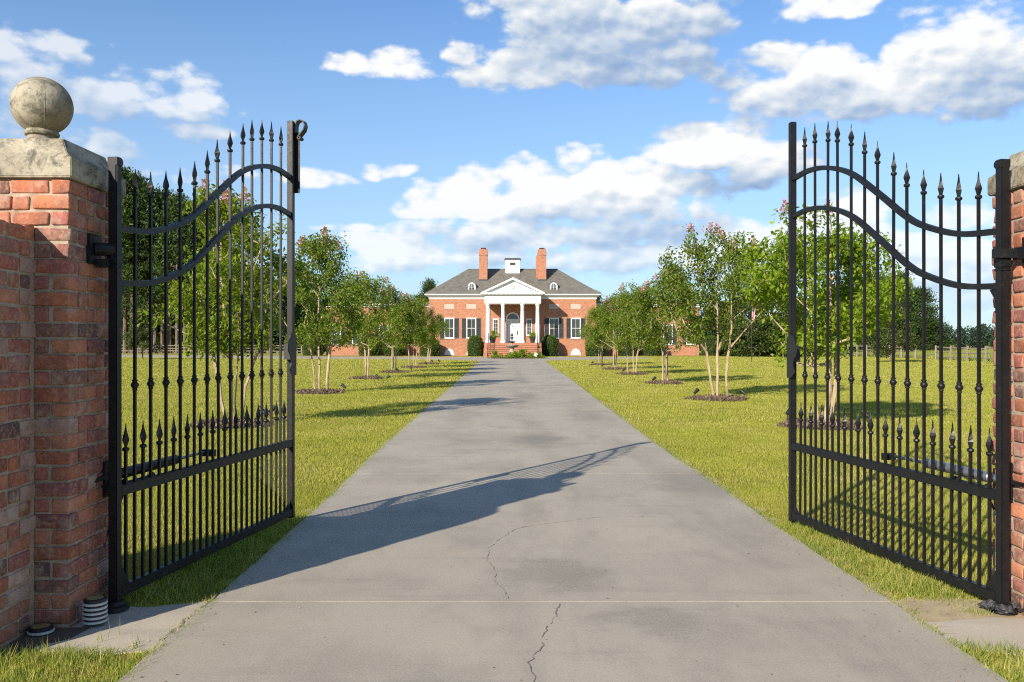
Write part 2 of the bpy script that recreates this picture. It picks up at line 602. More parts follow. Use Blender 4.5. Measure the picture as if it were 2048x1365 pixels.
def mat_grass(nm, dark, lite, straw):
    m, g = material(nm)
    r = attr(g, 'rnd')
    p = worldco(g)
    patch = g.remap(g.noise(p, .8, 5, .65), .36, .64)
    c = g.mix(g.mad(patch, .50, g.mul(r, .55)), dark, lite)
    c = g.mix(g.mul(g.remap(r, .55, .90), g.remap(g.noise(p, .55, 4, .65), .42, .62, .12, 1.0)), c, straw)
    g.put(g.b.inputs['Base Color'], c)
    g.b.inputs['Roughness'].default_value = .6
    g.b.inputs['Specular IOR Level'].default_value = .2
    tr = g.n('ShaderNodeBsdfTranslucent')
    g.put(tr.inputs[0], g.mix(1.0, c, (1.15, 1.2, .6), 'MULTIPLY'))
    mx = g.n('ShaderNodeMixShader')
    mx.inputs[0].default_value = .35
    g.t.links.new(g.b.outputs[0], mx.inputs[1]); g.t.links.new(tr.outputs[0], mx.inputs[2])
    g.t.links.new(mx.outputs[0], g.o.inputs[0])
    return m


def mat_bark(nm, a, b, scale=6, stretch=(3, 3, .7)):
    m, g = material(nm)
    co = g.vm('MULTIPLY', objco(g), stretch)
    n = g.noise(co, scale, 6, .65)
    c = g.mix(g.remap(n, .35, .65), a, b)
    c = g.mix(g.remap(g.noise(co, scale*.4, 3, .5), .55, .65, 0, .5), c, tuple(x*.55 for x in a))
    g.put(g.b.inputs['Base Color'], c)
    g.b.inputs['Roughness'].default_value = .85
    bump(g, n, .5, .01)
    return m


def mat_house_brick():
    m, g = material('house_brickwork')
    p = objco(g)
    x, y, z = g.xyz(p)
    nrm = g.n('ShaderNodeNewGeometry').outputs['Normal']
    nx = g.m('ABSOLUTE', g.xyz(nrm)[0])
    side = g.m('GREATER_THAN', nx, .7)
    s = g.add(g.mul(x, g.sub(1.0, side)), g.mul(y, side))
    bt = g.n('ShaderNodeTexBrick')
    bt.offset = .5
    g.put(bt.inputs['Vector'], g.vec(s, z, 0))
    bt.inputs['Scale'].default_value = 1.0
    for k, v in (('Mortar Size', .009), ('Brick Width', .21), ('Row Height', .076), ('Bias', -.1), ('Mortar Smooth', .2)):
        bt.inputs[k].default_value = v
    bt.inputs['Color1'].default_value = (.43, .150, .072, 1)
    bt.inputs['Color2'].default_value = (.225, .078, .045, 1)
    bt.inputs['Mortar'].default_value = (.42, .32, .225, 1)
    c = g.mix(g.remap(g.noise(p, .7, 6, .7), .40, .68, 0, .5), bt.outputs[0], (.48, .20, .105))
    c = g.mix(g.remap(g.noise(p, 5, 6, .75), .47, .66, 0, .55), c, (.20, .070, .042))
    c = g.mix(g.remap(g.noise(g.vm('MULTIPLY', p, (1, 1, 2.6)), 6, 4, .7), .56, .68, 0, .5), c, (.52, .27, .16))
    g.put(g.b.inputs['Base Color'], c)
    g.b.inputs['Roughness'].default_value = .88
    bump(g, bt.outputs['Fac'], -.4, .006)
    return m


def mat_shingle():
    m, g = material('grey_roof_shingles')
    p = objco(g)
    x, y, z = g.xyz(p)
    bt = g.n('ShaderNodeTexBrick')
    g.put(bt.inputs['Vector'], g.vec(g.add(x, g.mul(y, .37)), g.mul(z, 1.0), 0))
    bt.inputs['Scale'].default_value = 1.0
    for k, v in (('Mortar Size', .008), ('Brick Width', .33), ('Row Height', .10), ('Bias', 0.0)):
        bt.inputs[k].default_value = v
    bt.inputs['Color1'].default_value = (.165, .155, .128, 1)
    bt.inputs['Color2'].default_value = (.105, .102, .090, 1)
    bt.inputs['Mortar'].default_value = (.045, .045, .042, 1)
    c = g.mix(g.remap(g.noise(p, 2.2, 6, .75), .4, .62, 0, .6), bt.outputs[0], (.19, .175, .14))
    c = g.mix(g.remap(g.noise(p, 7, 5, .75), .5, .66, 0, .6), c, (.075, .072, .065))
    g.put(g.b.inputs['Base Color'], c)
    g.b.inputs['Roughness'].default_value = .92
    bump(g, bt.outputs['Fac'], -.4, .01)
    return m


def mat_glass():
    m, g = material('window_glass')
    co = objco(g)
    g.put(g.b.inputs['Base Color'], g.mix(g.noise(co, 1.3, 3, .5), (.018, .022, .022), (.06, .065, .06)))
    g.b.inputs['Roughness'].default_value = .04
    g.b.inputs['Specular IOR Level'].default_value = .8
    bump(g, g.noise(co, 1.7, 2, .5), .06, .05)
    return m


def mat_mulch():
    m, g = material('bark_mulch')
    r = attr(g, 'rnd')
    p = worldco(g)
    c = g.ramp(r, [(0, (.05, .034, .022)), (.4, (.115, .078, .050)), (.8, (.20, .145, .10)), (1, (.30, .235, .17))])
    g.put(g.b.inputs['Base Color'], c)
    g.b.inputs['Roughness'].default_value = .95
    return m


M = dict(
    brick=mat_brick_piece(), mortar=mat_mortar(), stone=mat_cast_stone(), iron=mat_iron(),
    concrete=mat_concrete('driveway_concrete'), pad=mat_concrete('pale_concrete', 1.25), lawn=mat_lawn(),
    house_brick=mat_house_brick(), shingle=mat_shingle(), glass=mat_glass(), mulch=mat_mulch(),
    white=plain('white_house_paint', (.70, .70, .685), .5, .04, 4),
    shutter=plain('charcoal_shutter_paint', (.040, .046, .052), .55, .12, 5),
    limestone=plain('limestone_panel', (.42, .37, .31), .85, .10, 6, bstr=.3),
    soil=plain('dark_soil', (.085, .065, .045), .95, .4, 12, bstr=.9, bscale=40),
    sand=plain('sandy_joint_filler', (.31, .255, .18), .95, .45, 14),
    margin=plain('dry_earth_margin', (.36, .29, .175), .95, .45, 9, bstr=.8, bscale=50),
    crack=plain('open_crack', (.165, .142, .112), 1.0, .3, 20),
    dull_black=plain('black_plastic', (.014, .014, .015), .5, .3, 30),
    grey_steel=plain('galvanised_steel', (.30, .31, .33), .38, .2, 40, metal=.7),
    tarp=plain('torn_black_sheeting', (.030, .030, .032), .6, .5, 40, bstr=.6, bscale=40),
    fence=mat_bark('weathered_fence_wood', (.19, .155, .115), (.30, .255, .195), 5, (4, 4, .8)),
    cedar=plain('copper_chimney_cap', (.05, .05, .06), .5, .2, 10),
    leaf_a=mat_leaf('myrtle_leaf_mid', (.080, .145, .013), (.300, .390, .038), .50, (.30, .26, .02), .35),
    leaf_b=mat_leaf('myrtle_leaf_bright', (.085, .170, .013), (.330, .460, .034), .52, (.38, .34, .02), .35),
    leaf_c=mat_leaf('myrtle_leaf_deep', (.065, .122, .015), (.255, .340, .040), .48, (.22, .20, .03), .30),
    flower=mat_leaf('myrtle_blossom', (.55, .22, .28), (.80, .48, .52), .3, (.50, .30, .22), .4),
    bark=mat_bark('myrtle_bark', (.30, .21, .135), (.47, .365, .25)),
    pine_leaf=mat_leaf('pine_needles', (.015, .040, .010), (.075, .130, .024), .22, (.10, .13, .02), .3, .6),
    pine_bark=mat_bark('pine_bark', (.085, .060, .045), (.20, .15, .115), 4),
    oak_leaf=mat_leaf('olive_leaf', (.040, .060, .016), (.120, .145, .040), .32, (.22, .20, .05), .3),
    wood_leaf=mat_leaf('woodland_leaf', (.020, .042, .010), (.075, .110, .022), .3, (.15, .15, .03), .3),
    box_leaf=mat_leaf('boxwood_leaf', (.034, .075, .012), (.135, .205, .028), .3, (.12, .15, .02), .3),
    hazy_leaf=mat_leaf('haze_tinted_leaf', (.016, .040, .026), (.040, .080, .045), .2, (.06, .09, .05), .2, .7),  # blue cast stands for distance haze, put into the leaf colour
    dark_core=plain('shade_core', (.012, .018, .007), .95, .3, 10),  # near-black colour stands for the shade inside the shrubs
    grass=mat_grass('lawn_blades', (.225, .250, .030), (.415, .420, .066), (.58, .48, .20)),
    wildgrass=mat_grass('uncut_grass', (.120, .190, .022), (.310, .370, .055), (.58, .48, .20)),
    terracotta=plain('dark_glazed_pot', (.030, .028, .028), .35, .2, 8),
    fountain=plain('fountain_stone', (.34, .30, .23), .85, .25, 6, bstr=.4),
)

# ------------------------------------------------------------------ ground, drive, pads
GZ = -0.025
def ground_z(x, y):
    """flat near the gate; the field beyond the fence falls gently away"""
    d = max(0.0, y - 108.0)
    return GZ - min(d, 330) * 0.0142

def make_ground():
    ys = [-60, -20, 0, 20, 60, 108, 150, 200, 260, 330, 438, 700, 1500, 5000]
    xs = [-5000, -1500, -500, -200, -80, -30, 0, 30, 80, 200, 500, 1500, 5000]
    V = [(x, y, ground_z(x, y)) for y in ys for x in xs]
    n = len(xs)
    fs = [(j*n+i, j*n+i+1, (j+1)*n+i+1, (j+1)*n+i) for j in range(len(ys)-1) for i in range(n-1)]
    tag(MB().poly(V, fs).build('lawn', M['lawn']), 'mown yellow-green lawn on both sides of the drive', kind='structure')
make_ground()

ZL = [-8, 4, 8, 13, 24, 33, 50, 65, 68]
XL = [-1.70, -1.71, -1.72, -1.83, -1.93, -2.02, -2.22, -2.42, -2.9]
XR = [2.16, 2.16, 2.11, 2.07, 2.18, 2.28, 2.36, 2.46, 2.9]
def drive_l(y): return float(np.interp(y, ZL, XL))
def drive_r(y): return float(np.interp(y, ZL, XR))

drive = tag(empty('driveway', (0, 0, 0)), 'long straight concrete driveway leading to the brick house', kind='structure')
cuts = [4.97 + 4.79*k for k in range(-2, 13)] + [67.2]
MB().poly([(drive_l(y)+.012, y, -.006) for y in (-4.7, 4, 8, 13, 24, 33, 50, 65, 67.2)] + [(drive_r(y)-.012, y, -.006) for y in (67.2, 65, 50, 33, 24, 13, 8, 4, -4.7)],
          [tuple(range(18))]).build('joint_filler', M['sand'], drive)
slabs = []
for a, b in zip(cuts[:-1], cuts[1:]):
    g_ = .0045 + .002*rng.random()
    ya, yb = a+g_, b-g_
    n = 9
    ys = [ya + (yb-ya)*i/n for i in range(n+1)]
    L = [(drive_l(y) + rng.uniform(-.012, .012), y) for y in ys]
    R = [(drive_r(y) + rng.uniform(-.012, .012), y) for y in ys]
    def across(p, q):
        k = 26
        return [(p[0]+(q[0]-p[0])*i/k, p[1]+(q[1]-p[1])*i/k + rng.gauss(0, .0022)) for i in range(1, k)]
    ring = L + across(L[-1], R[-1]) + R[::-1] + across(R[0], L[0])
    top = [(x, y, 0) for x, y in ring]
    N = len(ring)
    cx = sum(p[0] for p in ring)/N; cy = (ya+yb)/2
    wide = [((.010 if x > cx + 1.2 else (-.010 if x < cx - 1.2 else 0))) for x, y in ring]
    lip = [(x + w, y, -.005) for (x, y), w in zip(ring, wide)]
    bot = [(x + w, y, -.12) for (x, y), w in zip(ring, wide)]
    fs = [tuple(range(N))]
    fs += [(i, (i+1) % N, N+(i+1) % N, N+i) for i in range(N)] + [(N+i, N+(i+1) % N, 2*N+(i+1) % N, 2*N+i) for i in range(N)]
    slabs.append(MB().poly(top+lip+bot, fs).build('concrete_slab', M['concrete'], drive))

def crack(path_px, parent, w=.010, name='crack'):
    """a jagged open crack drawn on a slab through photo pixels"""
    pts = [PX(*p) for p in path_px]
    out = []
    for p, q in zip(pts[:-1], pts[1:]):
        k = max(2, int((q-p).length/.035))
        for i in range(k):
            t = i/k
            out.append(p.lerp(q, t) + Vector((rng.gauss(0, .007), rng.gauss(0, .009), 0)))
    out.append(pts[-1])
    V, fs = [], []
    for i, p in enumerate(out):
        d = (out[min(i+1, len(out)-1)] - out[max(i-1, 0)]).normalized()
        s = Vector((-d.y, d.x, 0)) * w * .5 * rng.uniform(.1, 1.6)
        V += [p+s+Vector((0, 0, .0022)), p-s+Vector((0, 0, .0022))]
        if i and rng.random() > .16:
            fs.append((2*i-2, 2*i-1, 2*i+1, 2*i))
    return MB().poly(V, fs).build(name, M['crack'], parent)
s_near = [s for s, c in zip(slabs, cuts) if c < 4 < c+4.79][0]
s_next = [s for s, c in zip(slabs, cuts) if c < 6 < c+4.79][0]
crack([(1016, 1199), (1008, 1180), (990, 1164), (993, 1142), (975, 1120), (978, 1096), (1000, 1080), (1030, 1058), (1075, 1050), (1110, 1046), (1180, 1036), (1300, 1033)], s_next, .0036)
crack([(1117, 1210), (1112, 1232), (1090, 1262), (1083, 1290), (1056, 1325), (1066, 1352), (1075, 1380)], s_near, .0050)
crack([(441, 1184), (414, 1208), (381, 1232), (349, 1260), (311, 1290)], s_near, .011)

def pad(name, pts, label):
    ring = []
    for i in range(len(pts)):
        p, q = Vector((*pts[i], 0)), Vector((*pts[(i+1) % len(pts)], 0))
        k = max(1, int((q-p).length/.08))
        for j in range(k):
            w = 0 if j == 0 else .012
            r = p.lerp(q, j/k)
            ring.append((r.x + rng.gauss(0, w), r.y + rng.gauss(0, w)))
    return tag(MB().prism(ring, 'z', -.10, -.017).build(name, M['pad']), label, kind='structure')
pad('concrete_pad', [(-1.735, 5.05), (-1.735, 4.22), (-2.05, 4.20), (-2.26, 4.22), (-2.40, 4.34), (-2.40, 4.75), (-2.20, 4.95), (-2.02, 4.93)], 'small pale cracked concrete patch between the left pillar and the drive')
pad('concrete_pad', [(2.185, 4.30), (2.185, 4.66), (2.40, 4.70), (2.60, 4.74), (2.78, 4.72), (3.60, 4.70), (3.60, 4.12), (2.62, 4.10), (2.46, 4.16)], 'pale concrete patch under the post of the right gate leaf')

# the drive that runs across in front of the house, with its turning circle
near = [(-60, 97), (-42, 86), (-30, 79), (-20, 75.2), (-11, 72.6), (-6.0, 70.4), (-3.9, 68.6), (-2.93, 67.2), (2.93, 67.2), (3.9, 68.4), (6.0, 70.0), (9.5, 72.5), (11.8, 75)]
farr = [(12.3, 78), (11.0, 80.4), (7.5, 81.6), (3.2, 81.9), (-3.2, 81.9), (-12, 82.6), (-24, 85), (-40, 94), (-58, 104)]
tag(MB().prism(near+farr, 'z', -.12, -.008).build('cross_drive', M['concrete']), 'pale concrete drive crossing in front of the house', kind='structure')

# worn sandy margin between slab and turf
def margin(sgn, label):
    f = drive_l if sgn < 0 else drive_r
    V, fs, y, i = [], [], 4.98, 0
    while y < 22:
        w = (.035 + .05*abs(rng.gauss(0, 1)))*(1.25 if sgn > 0 else .8)
        x = f(y)
        V += [(x - sgn*.02, y, -.016), (x + sgn*w, y, -.0165)]
        if i: fs.append((2*i-2, 2*i-1, 2*i+1, 2*i))
        y += .07 + .02*rng.random(); i += 1
    tag(MB().poly(V, fs).build('worn_margin', M['margin']), label, kind='structure')
margin(-1, 'worn sandy margin along the left drive edge')
margin(1, 'worn sandy margin along the right drive edge')

tag(MB().prism([(2.19, 4.64), (2.19, 5.02), (2.36, 5.16), (2.55, 5.10), (2.79, 5.05), (2.79, 4.60)], 'z', -.10, -.0185).build('bare_soil', M['margin']), 'dry sandy soil between the right pad and the gate leaf', kind='structure')

# ------------------------------------------------------------------ brick gate pillars and the wing wall
CH, BH = 0.083, 0.070            # course height, brick height
def brick_mesh(L, D, seed, H=BH, bev=.0095):
    r = random.Random(seed)
    bm = bmesh.new()
    bmesh.ops.create_cube(bm, size=1.0)
    for v in bm.verts:
        v.co = Vector((v.co.x*L + r.gauss(0, .0035), v.co.y*D + r.gauss(0, .002), v.co.z*H + r.gauss(0, .0026)))
    bmesh.ops.bevel(bm, geom=list(bm.edges), offset=bev*r.uniform(.7, 1.25), segments=2, affect='EDGES', profile=.6)
    for v in bm.verts:
        v.co += Vector((r.gauss(0, .0009), r.gauss(0, .0009), r.gauss(0, .0009)))
    me = bpy.data.meshes.new('brick')
    bm.to_mesh(me); bm.free()
    me.materials.append(M['brick'])
    me.polygons.foreach_set('use_smooth', [True]*len(me.polygons))
    return me
MS, MH = .2033, .1017             # module of a stretcher and of a header
STR = [brick_mesh(.192, .092, s) for s in range(12)]
HDR = [brick_mesh(.090, .092, 50+s) for s in range(10)]

def lay(parent, x, y, z, header=False, rz=0.0, out=.0022):
    o = link('brick', rng.choice(HDR if header else STR), parent,
             (x + rng.gauss(0, out), y + rng.gauss(0, out), z + rng.gauss(0, .0012)),
             (rng.gauss(0, .008), rng.gauss(0, .006), rz + rng.gauss(0, .008) + (math.pi if rng.random() < .5 else 0)))
    return o

def pillar(cx, cy, label, inner):
    """0.61 m square pillar; inner = +1 when the gate hangs on its +x face"""
    root = tag(empty('brick_gate_pillar', (cx, cy, 0)), label, 'gate pillar', 'brick gate pillars')
    W = .61
    h = W/2 - .046                                           # brick centre line
    back = []
    for k in range(-1, 28):
        z = k*CH + CH/2
        even = k % 2 == 0
        for face in range(4):                                # 0 front(-y) 1 +x 2 back(+y) 3 -x
            long_ = even if face in (0, 2) else not even
            # along-face coordinate runs -W/2..W/2
            items = []
            if long_:
                items = [(-.209, False, True), (0.0, False, False), (.209, False, True)]
            else:
                items = [(-MS/2, False, False), (MS/2, False, False)]
            for s, hd, corner in items:
                split = (not corner) and rng.random() < .34
                for ss, hh in ([(s-MS/4, True), (s+MS/4, True)] if split else [(s, hd)]):
                    if face == 0:   p, rz = (ss, -h), 0
                    elif face == 2: p, rz = (ss, h), 0
                    elif face == 1: p, rz = (h, ss), math.pi/2
                    else:           p, rz = (-h, ss), math.pi/2
                    if not corner and face in (2, (3 if inner > 0 else 1)):
                        back.append((p, z, rz, hh)); continue
                    lay(root, p[0], p[1], z, hh, rz)
    bk = MB()
    for p, z, rz, hh in back:
        bk.box((p[0], p[1], z), ((.090 if hh else .192), .090, BH), Matrix.Rotation(rz, 3, 'Z'))
    o = bk.build('brick_backing', M['brick'], root); o['kind'] = 'stuff'
    # the mortar stands a little behind the brick faces
    c = MB()
    c.box((0, 0, 28*CH/2-.04), (W-.020, W-.020, 28*CH+.078))
    c.build('mortar_core', M['mortar'], root)
    # cast stone cap
    hw = .325
    prof = [(hw-.008, 2.3245), (hw, 2.333), (hw, 2.428), (hw-.006, 2.436), (hw-.022, 2.441), (hw-.026, 2.452), (hw-.045, 2.462), (.245, 2.530), (.240, 2.548)]
    pts, fs = [], []
    for r, z in prof:
        pts += [(-r, -r, z), (r, -r, z), (r, r, z), (-r, r, z)]
    for i in range(len(prof)-1):
        for j in range(4):
            fs.append((4*i+j, 4*i+(j+1) % 4, 4*i+4+(j+1) % 4, 4*i+4+j))
    fs += [(3, 2, 1, 0), tuple(range(4*len(prof)-4, 4*len(prof)))]
    capm = MB().poly(pts, fs).mesh('capstone', M['stone'])
    bm = bmesh.new(); bm.from_mesh(capm)
    bmesh.ops.bevel(bm, geom=[e for e in bm.edges if abs(e.verts[0].co.z-e.verts[1].co.z) < .15], offset=.004, segments=2, affect='EDGES')
    bm.to_mesh(capm); bm.free()
    link('capstone', capm, root)
    # ball on a turned neck
    R, zc = .158, 2.781
    ball = [(.112, 2.546), (.108, 2.562), (.086, 2.585), (.074, 2.600), (.072, 2.612), (.086, 2.617), (.090, 2.628), (.084, 2.638)]
    b0 = math.asin(.080/R)
    ball += [(R*math.sin(t), zc - R*math.cos(t)) for t in [b0 + (math.pi-.02-b0)*i/22 for i in range(23)]]
    MB().lathe(ball, n=40).build('ball_finial', M['stone'], root, smooth=True)
    MB().tube([(R*1.001*math.sin(a)*.55, -R*1.001*math.sin(a)*.835, zc-R*1.001*math.cos(a)) for a in [.6+2.3*i/20 for i in range(21)]], .0011, 4).build('casting_seam', M['stone'], root)
    return root

PL = pillar(-2.605, 4.85, 'red brick gate pillar topped by a stone ball at the left edge', +1)
PR = pillar(3.105, 4.795, 'red brick gate pillar at the right edge, only its gate side in view', -1)

# hinge brackets bolted to the pillars' inner faces (pillar coordinates)
MB().b2(.306, .322, -.115, .02, 1.90, 2.065).build('bracket_plate', M['iron'], PL)
MB().tube([(.322, -.045, 1.985), (.365, -.035, 1.985), (.395, -.005, 1.985)], .036, 12).b2(.322, .39, -.05, -.01, 1.885, 1.93).build('hinge_arm', M['iron'], PL)
MB().b2(.3065, .320, .065, .135, .60, .80).build('opener_plate', M['iron'], PL)
MB().b2(-.322, -.306, -.27, -.02, 1.90, 2.045).build('bracket_plate', M['iron'], PR)
MB().b2(-.46, -.322, -.02, .03, 1.935, 1.985).b2(-.345, -.322, -.25, .03, 1.925, 1.99).build('hinge_arm', M['iron'], PR)
MB().b2(-.318, -.3065, .095, .15, .58, .80).build('opener_plate', M['iron'], PR)

def wing_wall():
    root = tag(empty('brick_wing_wall', (-2.475, 4.545, 0)), 'low red brick wing wall in shade beside the left pillar, cut by the photo edge', 'wall')
    # path of its face: straight towards the viewer, then curving away to the left
    S1, R = .42, .46
    arc = R*math.pi/2
    def at(s):
        if s <= S1: return Vector((0, -s, 0)), 0.0
        if s <= S1+arc:
            a = (s-S1)/R
            return Vector((-R + R*math.cos(a), -S1 - R*math.sin(a), 0)), -a
        return Vector((-R-(s-S1-arc), -S1-R, 0)), -math.pi/2
    total = S1 + arc + 1.3
    core = MB()
    ss = [0.0] + [S1*.99] + [S1+arc*i/10 for i in range(11)] + [total]
    A, B = [], []
    for s in ss:
        p, a = at(s)
        nrm = Vector((math.cos(a), math.sin(a), 0))
        A.append(p - nrm*.008); B.append(p - nrm*.20)
    n = len(ss)
    ring = [(p.x, p.y) for p in A] + [(p.x, p.y) for p in reversed(B)]
    N = len(ring)
    top = [(x, y, 2.02) for x, y in ring]; bot = [(x, y, -.1) for x, y in ring]
    core.poly(top+bot, [(i, i+1, N-2-i, N-1-i) for i in range(n-1)] + [(i, (i+1) % N, N+(i+1) % N, N+i) for i in range(N)])
    core.build('mortar_core', M['mortar'], root)
    back = MB()
    for k in range(-1, 24):
        z = k*CH + CH/2
        s = MS/2*(k % 2)*.5
        s = -.06 + .10*(k % 2)
        while s < total-.1:
            hd = rng.random() < .36
            L = MH if hd else MS
            mid = s + L/2
            if mid > .03:
                p, a = at(max(mid, 0))
                nrm = Vector((math.cos(a), math.sin(a), 0))
                q = p - nrm*.046
                if mid < 1.35 and mid > .045:
                    lay(root, q.x, q.y, z, hd, a + math.pi/2, .002)
                else:
                    back.box((q.x, q.y, z), ((.090 if hd else .192), .09, BH), Matrix.Rotation(a+math.pi/2, 3, 'Z'))
            s += L
    # rowlock course on top
    s = .046
    while s < total-.05:
        p, a = at(s)
        nrm = Vector((math.cos(a), math.sin(a), 0))
        q = p - nrm*.099
        o = link('coping_brick', rng.choice(STR), root, (q.x, q.y, 2.034), (rng.gauss(0, .01), rng.gauss(0, .012), a + rng.gauss(0, .01)))
        s += .0815 + (.0 if s < S1 else .012)
    o = back.build('brick_backing', M['brick'], root); o['kind'] = 'stuff'
    return root
wing_wall()

# ------------------------------------------------------------------ wrought iron gate leaves
CURVE = [(0, 2.107), (.347, 2.132), (.676, 2.222), (.84, 2.298), (1.17, 2.512), (1.50, 2.708), (1.83, 2.812), (2.10, 2.840), (2.36, 2.818)]
def curve_z(u):
    xs = [c[0] for c in CURVE]; zs = [c[1] for c in CURVE]
    n = len(xs)
    sl = [(zs[min(i+1, n-1)]-zs[max(i-1, 0)])/(xs[min(i+1, n-1)]-xs[max(i-1, 0)]) for i in range(n)]
    for i in range(n-1):
        if u <= xs[i+1] or i == n-2:
            h = xs[i+1]-xs[i]; t = (u-xs[i])/h
            return (2*t**3-3*t*t+1)*zs[i] + (t**3-2*t*t+t)*h*sl[i] + (-2*t**3+3*t*t)*zs[i+1] + (t**3-t*t)*h*sl[i+1]

def spear(h=.150, w=.0212):
    """twisted square spear head on a small ball collar"""
    b = MB().lathe([(.011, -.008), (.018, -.004), (.0205, .004), (.018, .012), (.011, .016)], n=10)
    prof = [(.009, .014), (.012, .026), (w, .054), (w*.80, .072), (w*.36, .105), (.0045, .128), (.0022, h)]
    V, fs = [], []
    for i, (r, z) in enumerate(prof):
        tw = 1.5*z/h
        for k in range(4):
            a = tw + math.pi/4 + k*math.pi/2
            V.append((r*math.cos(a), r*math.sin(a), z))
    for i in range(len(prof)-1):
        for k in range(4):
            fs.append((4*i+k, 4*i+(k+1) % 4, 4*i+4+(k+1) % 4, 4*i+4+k))
    fs.append((24, 25, 26, 27))
    b.poly(V, fs)
    return b.mesh('spear_head', M['iron'])
SPEAR = spear()
KNUCKLE = MB().lathe([(.012, -.036), (.017, -.033), (.017, -.026), (.014, -.023), (.020, -.016), (.026, -.006), (.026, .004), (.020, .012), (.0155, .016),
                      (.0155, .019), (.019, .022), (.019, .028), (.013, .033)], n=14).mesh('knuckle', M['iron'], True)

LEAF_L = 2.355
def gate_leaf(hinge, free, label, s, scroll, zoff=0.0):
    """s=+1: the lawn lies on local +y, -1: on local -y"""
    hinge, free = Vector(hinge), Vector(free)
    d = free - hinge
    root = tag(empty('iron_gate_leaf', (hinge.x, hinge.y, zoff), math.atan2(d.y, d.x)), label, 'gate', 'open wrought iron gate leaves')
    L = LEAF_L
    def bevbox(name, x0, x1, y0, y1, z0, z1, b=.006):
        me = MB().b2(x0, x1, y0, y1, z0, z1).mesh(name, M['iron'])
        bm = bmesh.new(); bm.from_mesh(me)
        bmesh.ops.bevel(bm, geom=list(bm.edges), offset=b, segments=2, affect='EDGES')
        bm.to_mesh(me); bm.free()
        return link(name, me, root)
    hs = bevbox('hinge_stile', -.027, .027, -.027, .027, .03, 2.462, .007)
    # rolled top of the hinge stile
    roll = MB().tube([(.008, -.030, 2.474), (.008, .030, 2.474)], .024, 16)
    roll.b2(-.025, .008, -.029, .029, 2.455, 2.499)
    roll.build('rolled_cap', M['iron'], hs, smooth=True)
    bevbox('hinge_strap', -.032, .032, -.032, .032, 1.905, 1.965, .004)
    bevbox('hinge_collar', -.030, .030, -.030, .030, 1.885, 1.900, .003)
    ls = bevbox('latch_stile', L-.025, L+.025, -.025, .025, .03, 3.285, .005)
    bevbox('bottom_rail', .027, L-.025, -.022, .022, .050, .108, .004)
    bevbox('middle_rail', .027, L-.025, -.024, .024, .615, .673, .004)
    for dz in (0.0, -.305):
        pts = [(u, 0, curve_z(u)+dz) for u in [.022 + (L-.045)*i/40 for i in range(41)]]
        MB().tube(pts, 0, flat=(.033, .034)).build('curved_rail', M['iron'], root, smooth=True)
    # welded corner gussets
    for name, pts in (('gusset', [(.026, .108), (.026, .25), (.120, .108)]), ('gusset', [(.026, curve_z(.05)-.32), (.026, curve_z(.05)-.41), (.09, curve_z(.1)-.325)]),
                      ('gusset', [(L-.025, .108), (L-.025, .18), (L-.09, .108)])):
        MB().prism(pts, 'y', -.010, .010).build(name, M['iron'], root)
    half = .0076
    for k in range(13):
        u = .182 + .1640*k
        tip = curve_z(u) + .355
        z1 = tip - .150
        o = MB().b2(-half, half, -half, half, .105, z1).build('bar', M['iron'], root, loc=(u, 0, 0), rot=(rng.gauss(0, .0022), rng.gauss(0, .0020), 0))
        link('spear_head', SPEAR, o, (0, 0, z1), (0, 0, rng.uniform(-.4, .4)))
        link('knuckle', KNUCKLE, o, (0, 0, 1.228), (0, 0, rng.random())).scale = (.86, .86, .95)
    for k in range(14):
        u = .100 + .1640*k
        z1 = 1.012 - .150
        o = MB().b2(-half, half, -half, half, .105, z1).build('short_bar', M['iron'], root, loc=(u, 0, 0), rot=(rng.gauss(0, .004), rng.gauss(0, .004), 0))
        link('spear_head', SPEAR, o, (0, 0, z1), (0, 0, rng.uniform(-.4, .4)))
    # ragged lock guard on the latch stile
    r = random.Random(5 + s)
    out = []
    for z, w in ((1.20, .012), (1.225, .050), (1.25, .078), (1.275, .060), (1.30, .050), (1.33, .050), (1.37, .075), (1.40, .098), (1.44, .105), (1.47, .088), (1.50, .080), (1.53, .055), (1.55, .030)):
        out.append((L-.034-w*r.uniform(.85, 1.1), z))
    out = [(L+.020, 1.20)] + out + [(L+.020, 1.53)]
    MB().prism(out, 'y', -s*.034, -s*.040).b2(L-.075, L-.033, -.028, .028, 1.33, 1.46).build('lock_guard', M['dull_black'], root)
    if scroll:
        # stop strip on the end of the leaf, its head rolled into a hook
        sp = MB().b2(L+.036, L+.046, -s*.060 if s > 0 else -.03, .03 if s > 0 else -s*.060, 2.70, 3.20).build('stop_strip', M['iron'], root)
        pts = [(0, 3.19), (.0, 3.25), (.012, 3.285), (.040, 3.298), (.070, 3.285), (.082, 3.25), (.072, 3.215), (.048, 3.185), (.030, 3.165), (.022, 3.150), (.030, 3.138), (.043, 3.140), (.047, 3.152), (.036, 3.160)]
        MB().tube([(L+.041, -s*(.03+p[0]), p[1]) for p in pts], 0, flat=(.072, .009), side=(1, 0, 0)).build('scroll_hook', M['iron'], sp, smooth=True)
    return root

GL = gate_leaf((-2.205, 4.86, 0), (-1.812, 7.2, 0), 'open black iron gate leaf with a rolled hook on its end post', +1, True)
GR = gate_leaf((2.705, 4.825, 0), (2.292, 7.13, 0), 'open black iron gate leaf with a plain end post, hinged at the right edge', -1, False, -.02)

